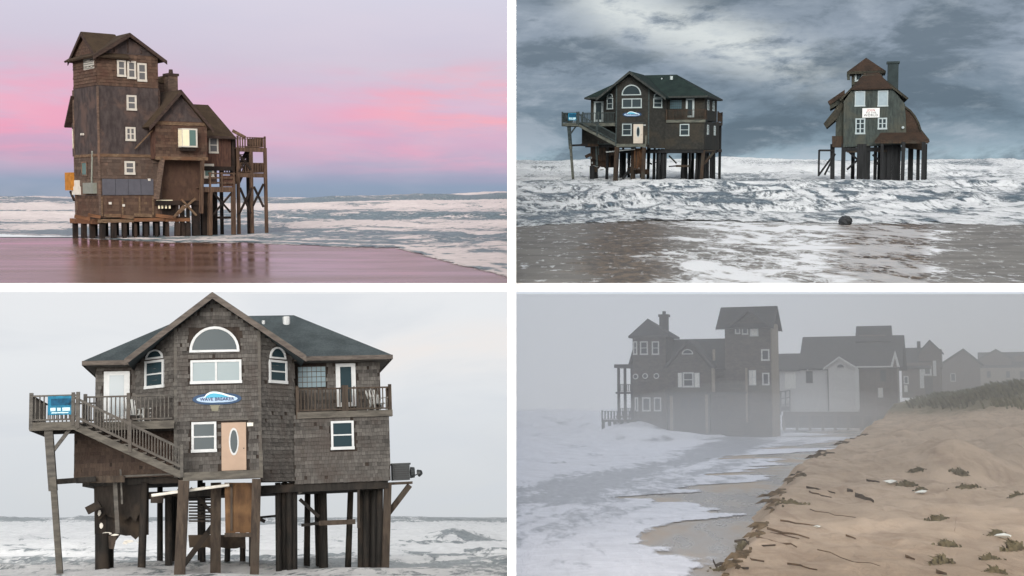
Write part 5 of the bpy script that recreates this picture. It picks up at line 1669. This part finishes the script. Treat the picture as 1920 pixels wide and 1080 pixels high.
    m = MB(); roof_slab(m, Q(1176,690,.9), Q(1176,690,.9)+Vector((0,3,0)), Q(1187,652,.9)+Vector((0,3,0)), Q(1187,652,.9), .2); m.build('roof', m_['roof'], R)
    for px in (1160,1172,1185):
        for y in (1.1,3.4): x = Q(px,720,y).x; H.beam('post', m_['dark'], (x,y,zw), (x,y,z), .28)
    zl = Q(1150,787,-.5).z
    xl0, xl1 = Q(1129,790,-.5).x, Q(1192,790,-.5).x
    H.box('landing', m_['dark'], xl0, xl1, -.5, 2, zl-.25, zl)
    railing(R, (xl0,-.5,zl), (xl1,-.5,zl), 1.0, m_['dark'], .35, True, .14)
    for px in (1131,1143,1153,1166,1178):
        for y in (-.4,1.8):
            x = Q(px,790,y).x; pile(R, x, y, zl, zw, .32, m_['dark'])
    for p, q in (((1132,812),(1144,795)),((1145,815),(1154,797))): H.beam('brace', m_['dark'], Q(p[0],p[1],-.4), Q(q[0],q[1],-.4), .16)
mist_house()

def simple_house(name, label, d, pxc, yaw, spec):
    M = BM[4] @ Matrix.Translation(((pxc-960)/FP*d, d, 0)) @ Matrix.Rotation(math.radians(yaw), 4, 'Z')
    H = House(name, M, label, 'house')
    spec(H, H.root, H.Y, D4)
    return H
def px_wall(H, Q, mat, px0, px1, pyt, pyb, y, dep, name='wall'):
    a, b = Q(px0,pyt,y), Q(px1,pyb,y)
    return H.box(name, D4[mat], a.x, b.x, y, y+dep, b.z, a.z)
def s_white(H, R, Q, m_):
    px_wall(H,Q,'white',1452,1553,695,772,0,9); px_wall(H,Q,'white',1553,1609,688,772,-.8,9); px_wall(H,Q,'brown',1610,1682,688,775,1.2,8)
    px_wall(H,Q,'brown',1468,1680,772,779,.5,6,'floor_frame_or_shade')
    px_wall(H,Q,'board',1466,1682,779,803,1.6,5,'floor_frame_or_shade')  # dark block added for the shade under the house
    for px in range(1470,1680,24): pile(R, Q(px,775,.6).x, .6, Q(px,778,.6).z, -1, .35, m_['brown'])
    # main roof, lower left roof, raised box roof
    a, b, e = Q(1506,633,5.5), Q(1650,628,5.5), Q(1560,690,-.6)
    gable_x(R, 5.5, 6.1, (a.z+b.z)/2, e.z, Q(1497,690,-.6).x, Q(1692,690,-.6).x, .2, m_['roof'], m_['board'])
    a, e = Q(1480,663,4), Q(1480,694,-.6)
    gable_x(R, 4, 4.6, a.z, e.z, Q(1448,690,-.6).x, Q(1500,690,-.6).x, .2, m_['roof'], None)
    a = Q(1606,638,5.2); b = Q(1664,612,5.2)
    px_wall(H,Q,'brown',1612,1660,628,660,4.6,3,'cabin_wall')
    gable_x(R, 6.2, 2.4, Q(1640,611,6.2).z, Q(1640,640,3.8).z, Q(1606,620,6).x, Q(1671,620,6).x, .2, m_['roof'], m_['board'])
    a = Q(1573,668,-1.3); e = Q(1543,690,-1.3)
    gable_y(R, a.x, a.x-e.x, a.x-e.x+.3, a.z, e.z, e.z, -1.3, 4, .16, m_['roof'], m_['trim'], .3)
    MB().prism([(e.x+.3,-.82,e.z-.1),(2*a.x-e.x-.1,-.82,e.z-.1),(a.x,-.82,a.z-.3)], (0,.3,0)).build('gable_wall', m_['white'], R)
    o = Q(1576,686,-.85); window(R, (o.x,-.85,o.z), (1,0,0), (0,-1,0), .95, .4, m_['board'], m_['glass'], fw=.06, arch=True)
    H.win(1511,696,1524,718,-.0,m_['board'],m_['glass'],1,1,.1)
    H.win(1470,697,1494,730,-.0,m_['white'],m_['shade'],1,1,.12)
    px_wall(H,Q,'trim',1603,1612,692,768,-.9,.3,'corner_board'); px_wall(H,Q,'board',1551,1555,692,770,-.05,.04,'corner_board')
    a, b = Q(1606,688,-.9), Q(1680,687,-.9); H.beam('gutter', m_['trim'], (a.x,-.9,a.z), (b.x,-.9,a.z), .15, .2)
    H.win(1646,727,1656,745,1.2,m_['trim'],m_['shade'],1,1,.08); H.win(1650,693,1662,715,1.2,m_['board'],m_['glass'],1,1,.1)
    # white pointed dormer
    p = [Q(1669,688,-1.2), Q(1687,688,-1.2), Q(1678,657,-1.2)]
    MB().prism(p, (0,.5,0)).build('dormer', m_['trim'], R)
    MB().prism([Q(1674,688,-1.22), Q(1682,688,-1.22), Q(1678,670,-1.22)], (0,.01,0)).build('dormer_panel', m_['brown'], R)
    for px in (1616,1640,1665,1680): pile(R, Q(px,720,1).x, 1.0, Q(px,690,1).z, -1, .3, m_['brown'], name='porch_post')
    H.box('outside_stair', m_['dark'], Q(1463,735,-.6).x, Q(1480,735,-.6).x, -.9, .0, Q(1470,770,-.6).z, Q(1470,762,-.6).z)
    for py in (735,748,760): H.beam('rail', m_['dark'], Q(1462,py,-.8), Q(1482,py-3,-.8), .12)
    for px in (1464,1473,1481): H.beam('rail_post', m_['dark'], Q(px,778,-.8), Q(px,733,-.8), .16)
simple_house('beach_house', 'pale sided house with dark stepped roofs right of the two-towered house', 188.0, 1570, -20, s_white)
def s_dark(H, R, Q, m_):
    px_wall(H,Q,'brown',1690,1765,680,745,0,8)
    gable_x(R, 4, 4.5, Q(1720,652,4).z, Q(1720,690,-.5).z, Q(1670,690,-.5).x, Q(1745,690,-.5).x, .2, m_['roof'], m_['board'])
    px_wall(H,Q,'brown',1722,1766,655,690,1,5,'cabin_wall')
    a = Q(1743,637,0)
    gable_y(R, a.x, 2.0, 2.2, a.z, a.z-2.2, a.z-2.3, -.6, 6, .2, m_['roof'], m_['board'], .3)
    MB().prism([(a.x-1.8,0,a.z-2.2),(a.x+1.9,0,a.z-2.2),(a.x,0,a.z-.3)], (0,3,0)).build('gable_wall', m_['brown'], R)
    px_wall(H,Q,'dark',1719,1726,640,660,3,.8,'chimney')
    H.win(1731,687,1747,704,0,m_['trim'],m_['glass'],1,1,.3)
    px_wall(H,Q,'trim',1724,1733,688,728,-.1,.1,'corner_board'); px_wall(H,Q,'trim',1749,1756,676,705,-.1,.1,'corner_board')
    H.win(1694,705,1704,720,0,m_['trim'],m_['glass'],1,1,.2); H.win(1695,722,1702,735,0,m_['trim'],m_['shade'],1,1,.1)
    px_wall(H,Q,'board',1734,1750,707,745,-.05,.05,'door')
simple_house('beach_house', 'dark brown house with a gabled turret beyond the pale sided house', 225.0, 1728, -20, s_dark)
def s_gab(px0, px1, apx, apy, eay, base, wins, mat='brown'):
    def f(H, R, Q, m_):
        px_wall(H,Q,mat,px0+6,px1-6,eay,base,0,8)
        a = Q(apx,apy,-.5); e0, e1 = Q(px0,eay,-.5), Q(px1,eay,-.5)
        z = (e0.z+e1.z)/2
        gable_y(R, a.x, a.x-e0.x, e1.x-a.x, a.z, z, z, -.5, 9, .2, m_['roof'], m_['board'], .3)
        MB().prism([(e0.x+.5,0,z-.1),(e1.x-.5,0,z-.1),(a.x,0,a.z-.35)], (0,.3,0)).build('gable_wall', m_[mat], R)
        for w in wins: H.win(*w,0,m_['trim'],m_['glass'],1,1,.12)
    return f
simple_house('beach_house', 'faint brown gabled house half hidden behind the grassy dune', 270.0, 1800, -20, s_gab(1758,1845,1806,653,684,735,((1782,700,1792,715),)))
def s_far(H, R, Q, m_):
    s_gab(1828,1905,1867,654,676,740,((1845,690,1854,705),))(H, R, Q, m_)
    px_wall(H,Q,'light',1838,1940,690,740,-1,8); px_wall(H,Q,'brown',1900,1990,668,740,1,8)
    gable_x(R, 4, 5, Q(1900,660,4).z, Q(1900,690,-1.4).z, Q(1834,690,-1.4).x, Q(1990,690,-1.4).x, .2, m_['roof'], None)
    for x in (1850,1886,1912): H.win(x,696,x+8,708,-1,m_['board'],m_['glass'],1,1,.1)
simple_house('beach_house', 'faint pale house with long roof at the right edge of the mist', 300.0, 1880, -20, s_far)

# ------------------------------------------------------------------ driftwood, grass and litter on the dune
m_drift = wood('driftwood', S(112,90,66), S(78,62,48), S(96,76,56), 0, (3,3,3))
m_drift2 = wood('dark_driftwood', S(84,70,54), S(60,50,42), None, 0, (3,3,3))
sticks = [((1464,981),(1533,990),.07,'straight stick with a pale tip lying on the dune edge'), ((1440,996),(1514,1013),.09,'long brown stake just below the stick with the pale tip'),
          ((1421,999),(1503,1014),.06,'thin stake hanging over the dune edge beside the long brown stake'), ((1415,1013),(1497,1031),.08,'dark stake jutting from the scarp above the tangled roots'),
          ((1385,1020),(1455,1037),.10,'thick stake sticking out at the corner of the scarp'), ((1476,1061),(1533,1075),.06,'short stick near the bottom edge of the dune'),
          ((1512,916),(1564,928),.12,'upper stake of the pair on the far dune edge'), ((1515,926),(1560,938),.09,'lower stake of the pair on the far dune edge'),
          ((1515,961),(1606,979),.04,'thin twig trailing across smooth sand'), ((1535,1040),(1655,1072),.03,'longest thin root trailing across the lower sand'),
          ((1603,931),(1638,943),.26,'short fat log on the open sand'), ((1588,921),(1600,923),.2,'small dark stump beside the short fat log'),
          ((1790,1000),(1793,990),.05,'small upright stick among the grass tufts'), ((1586,1007),(1605,1014),.07,'short dark stick alone in the middle of the sand'),
          ((1697,1046),(1716,1053),.09,'dark chip of wood left of the lower grass tuft'), ((1625,903),(1650,906),.12,'dark plank end beside the white wrack'),
          ((1340,1062),(1395,1075),.12,'root tangle stem at the very bottom left of the dune'), ((1362,1052),(1420,1066),.09,'root stem above the bottom left tangle'),
          ((1755,1075),(1775,1080),.1,'wood scrap cut by the bottom edge of the scene')]
for p, q, w, lab in sticks:
    a, b = hit4(*p, .03), hit4(*q, .03)
    if lab.startswith('small upright'): b = a + Vector((.05,0,.35))
    n = 5
    pts = [a.lerp(b, i/n) for i in range(n+1)]
    rs = random.Random(int(p[0]))
    L = (b-a).length
    pts = [c + Vector((rs.uniform(-.02,.02)*L, 0, rs.uniform(0,.02)*L)) for c in pts]
    rr = [w*.34*(1-.5*i/n) for i in range(n+1)]
    m = MB(); k = 7
    for i, c in enumerate(pts):
        for j in range(k):
            t = 2*math.pi*j/k
            m.v.append((c.x+rr[i]*math.cos(t)*.3, c.y+rr[i]*math.cos(t), c.z+rr[i]*math.sin(t)*.9))
    for i in range(n):
        for j in range(k): m.f.append((i*k+j, i*k+(j+1) % k, (i+1)*k+(j+1) % k, (i+1)*k+j))
    m.f += [tuple(range(k))[::-1], tuple(range(n*k, n*k+k))]
    o = m.build('driftwood', m_drift if w < .1 else m_drift2, None, BM[4])
    tag(o, lab, 'driftwood', 'driftwood on the dune')

m_grass = plain('marram_grass', S(104,96,74), .8, .2, .3, 6.0)
m_grass2 = plain('dry_dark_grass', S(96,82,64), .8, .2, .3, 6.0)
def tuft(px, py, wpx, hpx, label, n=90, mat=m_grass, lean=-.5):
    p = hit4(px, py)
    r = wpx/FP*p.y/2; h = max(.12, hpx/FP*p.y)
    rs = random.Random(int(px*3+py))
    root = thing('grass_tuft', BM[4] @ Matrix.Translation(p), label, 'grass', 'grass tufts on the dune')
    for nm, cnt, hk in (('blades', n, 1.0), ('dead_thatch', n//2, .45)):
        m = MB()
        bx = np.array([rs.gauss(0, .42)*r for _ in range(cnt)]); by = np.array([rs.gauss(0, .3)*r for _ in range(cnt)])
        zs = dune_z(p.x+bx, p.y+by) - p.z
        for i in range(cnt):
            fall = math.exp(-(bx[i]/r)**2*1.5)
            L = h*hk*rs.uniform(.35,1.25)*(.35+.65*fall); ln = lean + rs.uniform(-.6,.6)
            w = .010+.0006*p.y
            c0 = Vector((bx[i],by[i],zs[i]-.03)); c1 = c0+Vector((ln*L*.35, rs.uniform(-.2,.2)*L, L*.7)); c2 = c0+Vector((ln*L*1.1, rs.uniform(-.4,.4)*L, L*(.6+.4*rs.random())))
            k = len(m.v)
            m.v += [tuple(c0+Vector((-w,0,0))), tuple(c0+Vector((w,0,0))), tuple(c1+Vector((w*.8,0,0))), tuple(c1+Vector((-w*.8,0,0))), tuple(c2)]
            m.f += [(k,k+1,k+2,k+3),(k+3,k+2,k+4)]
        m.build(nm, mat if nm == 'blades' else m_grass2, root, kind='stuff')
for t_ in ((1485,944,70,12,'dark mat of grass hanging over the near dune edge'), (1758,976,46,14,'leaning grass tuft above the upright stick'), (1778,1026,44,18,'bushy grass tuft below the upright stick'),
           (1770,1056,50,20,'large grass tuft nearest the bottom of the sand'), (1872,1002,40,9,'ragged grass patch left of the white litter'),
           (1905,1032,44,26,'dense green clump at the right edge of the dune'), (1858,1048,42,10,'low grass streak between the litter and the bottom right clump'),
           (1872,1074,46,16,'grass clump at the bottom right corner of the dune'), (1702,912,44,14,'green wrack clump at the middle of the dune'), (1728,918,30,8,'small clump right of the green wrack'),
           (1718,884,36,7,'thin dark grass on the middle rise'), (1815,915,60,9,'curved dark grass line on the far hollow'), (1800,890,36,14,'grey grass at the head of the hollow'),
           (1355,1068,60,14,'tangled roots at the bottom left tip of the dune'), (1392,1030,22,16,'dark root tuft on the scarp corner'),
           (1905,930,30,8,'sparse grass beside the puddle')):
    tuft(*t_)
# ridge of marram: a mass nobody could count
rs = np.random.RandomState(5)
m = MB()
gy = rs.uniform(76, 135, 16000); gx = rs.uniform(.27, .47, 16000)*gy
gz = dune_z(gx, gy)
ok = (gx > np.interp(gy, _ye, _xe)+1.5) & (gz > 3.1 + rs.rand(16000)*1.0) & (fbm(gx*.25, gy*.15, 3, 171) > .42)
for x, y, z in zip(gx[ok], gy[ok], gz[ok]):
    L = rs.uniform(.3,.8); k = len(m.v); w = .06
    m.v += [(x-w,y,z-.05),(x+w,y,z-.05),(x+w*.6-.2*L,y+rs.uniform(-.1,.1),z+L*.7),(x-.55*L,y,z+L)]
    m.f += [(k,k+1,k+2),(k,k+2,k+3)]
tag(m.build('dune_grass', plain('ridge_marram', S(118,114,90), .85, .15, .25, 2.0), None, BM[4]), 'mass of brown green marram covering the far dune ridge', 'grass', None, 'stuff')
# roots and dead grass hanging out of the eroded edge
rs = np.random.RandomState(9)
m = MB()
ry = 13*(75/13)**rs.rand(210); rx_ = edge_x(ry) + rs.uniform(-.15,.15,210)*np.clip(ry/25,.6,2)
rz_ = dune_z(rx_, ry); keep = fbm(ry*.5, ry*0+8, 3, 181) > .47
for x, y, z in zip(rx_[keep], ry[keep], rz_[keep]):
    L = rs.uniform(.12,.55)*np.clip(y/28,.6,1.6); w = .008+.0005*y; k = len(m.v)
    dx, dy = -L*rs.uniform(.3,1.0), rs.uniform(-.3,.3)*L
    m.v += [(x,y-w,z+.02),(x,y+w,z+.05),(x+dx*.6,y+dy*.5,z+.06),(x+dx,y+dy,z-.10*rs.rand()-.02)]
    m.f += [(0+k,1+k,2+k),(0+k,2+k,3+k)]
tag(m.build('root_fringe', m_grass2, None, BM[4]), 'fringe of roots and dead grass along the eroded dune edge', 'roots', None, 'stuff')
m_lit = plain('white_litter', S(214,214,206), .6, .3, .06)
for px, py, s_, lab in ((1883,1010,.16,'crumpled white litter beside the dense green clump'), (1729,926,.16,'white scrap below the green wrack clump'), (1672,908,.2,'pale wrack lying left of the green clump'), (1533,990,.07,'pale chip at the tip of the straight stick')):
    p = hit4(px, py, .02); rs_ = random.Random(int(px)); N = 9
    vs = [(0,0,s_*.5)] + [(s_*(1.4 if i % 2 else .8)*math.cos(2*math.pi*i/N), s_*.8*math.sin(2*math.pi*i/N), rs_.uniform(0,.35)*s_) for i in range(N)] + [(0,0,-.02)]
    fs = [(0,1+i,1+(i+1) % N) for i in range(N)] + [(N+1,1+(i+1) % N,1+i) for i in range(N)]
    tag(MB().add(vs, fs).build('litter', m_lit, None, BM[4] @ Matrix.Translation(p)), lab, 'litter')

# ------------------------------------------------------------------ mist over the lower right place
hz = NT('mist')
pv = hz.node('ShaderNodeVolumePrincipled')
pv.inputs['Color'].default_value = (.985,.98,.965,1)
pv.inputs['Density'].default_value = 0.0025
pv.inputs['Anisotropy'].default_value = 0.0
hz.l.new(pv.outputs[0], hz.out.inputs['Volume'])
def hzp(x, y, top):
    zt_ = -.20 + .045*max(0, y-YR); zb_ = -y*.0945 - 3.25 - 4.0
    return (x, y, zt_ if top else zb_)
pts = [hzp(.16,7.5,0), hzp(60,7.5,0), hzp(430,900,0), hzp(.16,900,0), hzp(.16,7.5,1), hzp(60,7.5,1), hzp(430,900,1), hzp(.16,900,1)]
tag(MB().hexa(pts).build('haze', hz.m), 'pale mist hanging over the lower right beach', 'mist', None, 'stuff')

# ------------------------------------------------------------------ wind-blown spray over the surf in front of the misty houses
sp = NT('sea_spray')
pv = sp.node('ShaderNodeVolumePrincipled')
pv.inputs['Color'].default_value = (.985,.98,.965,1)
pv.inputs['Density'].default_value = 0.0058
sp.l.new(pv.outputs[0], sp.out.inputs['Volume'])
def spray(px, Y, rx, ry, rz, label):
    nu, nv = 28, 14
    c = Vector(((px-960)/FP*Y, Y, -.3))
    vs, fs = [], []
    for j in range(nv+1):
        th = math.pi*j/nv
        for i in range(nu):
            a = 2*math.pi*i/nu
            vs.append((rx*math.sin(th)*math.cos(a), ry*math.sin(th)*math.sin(a), rz*math.cos(th)))
    for j in range(nv):
        for i in range(nu): fs.append((j*nu+i, j*nu+(i+1) % nu, (j+1)*nu+(i+1) % nu, (j+1)*nu+i))
    o = MB().add(vs, fs).build('sea_spray', sp.m, None, BM[4] @ Matrix.Translation(c), True)
    tag(o, label, 'spray', None, 'stuff')
spray(1330, 123, 24, 21, 5.2, 'drifting white spray low in front of the two-towered house')
spray(1420, 126, 18, 18, 6.4, 'taller puff of spray at the foot of the right-hand tower')
spray(1585, 168, 24, 15, 6.0, 'faint spray drifting in front of the pale sided house')
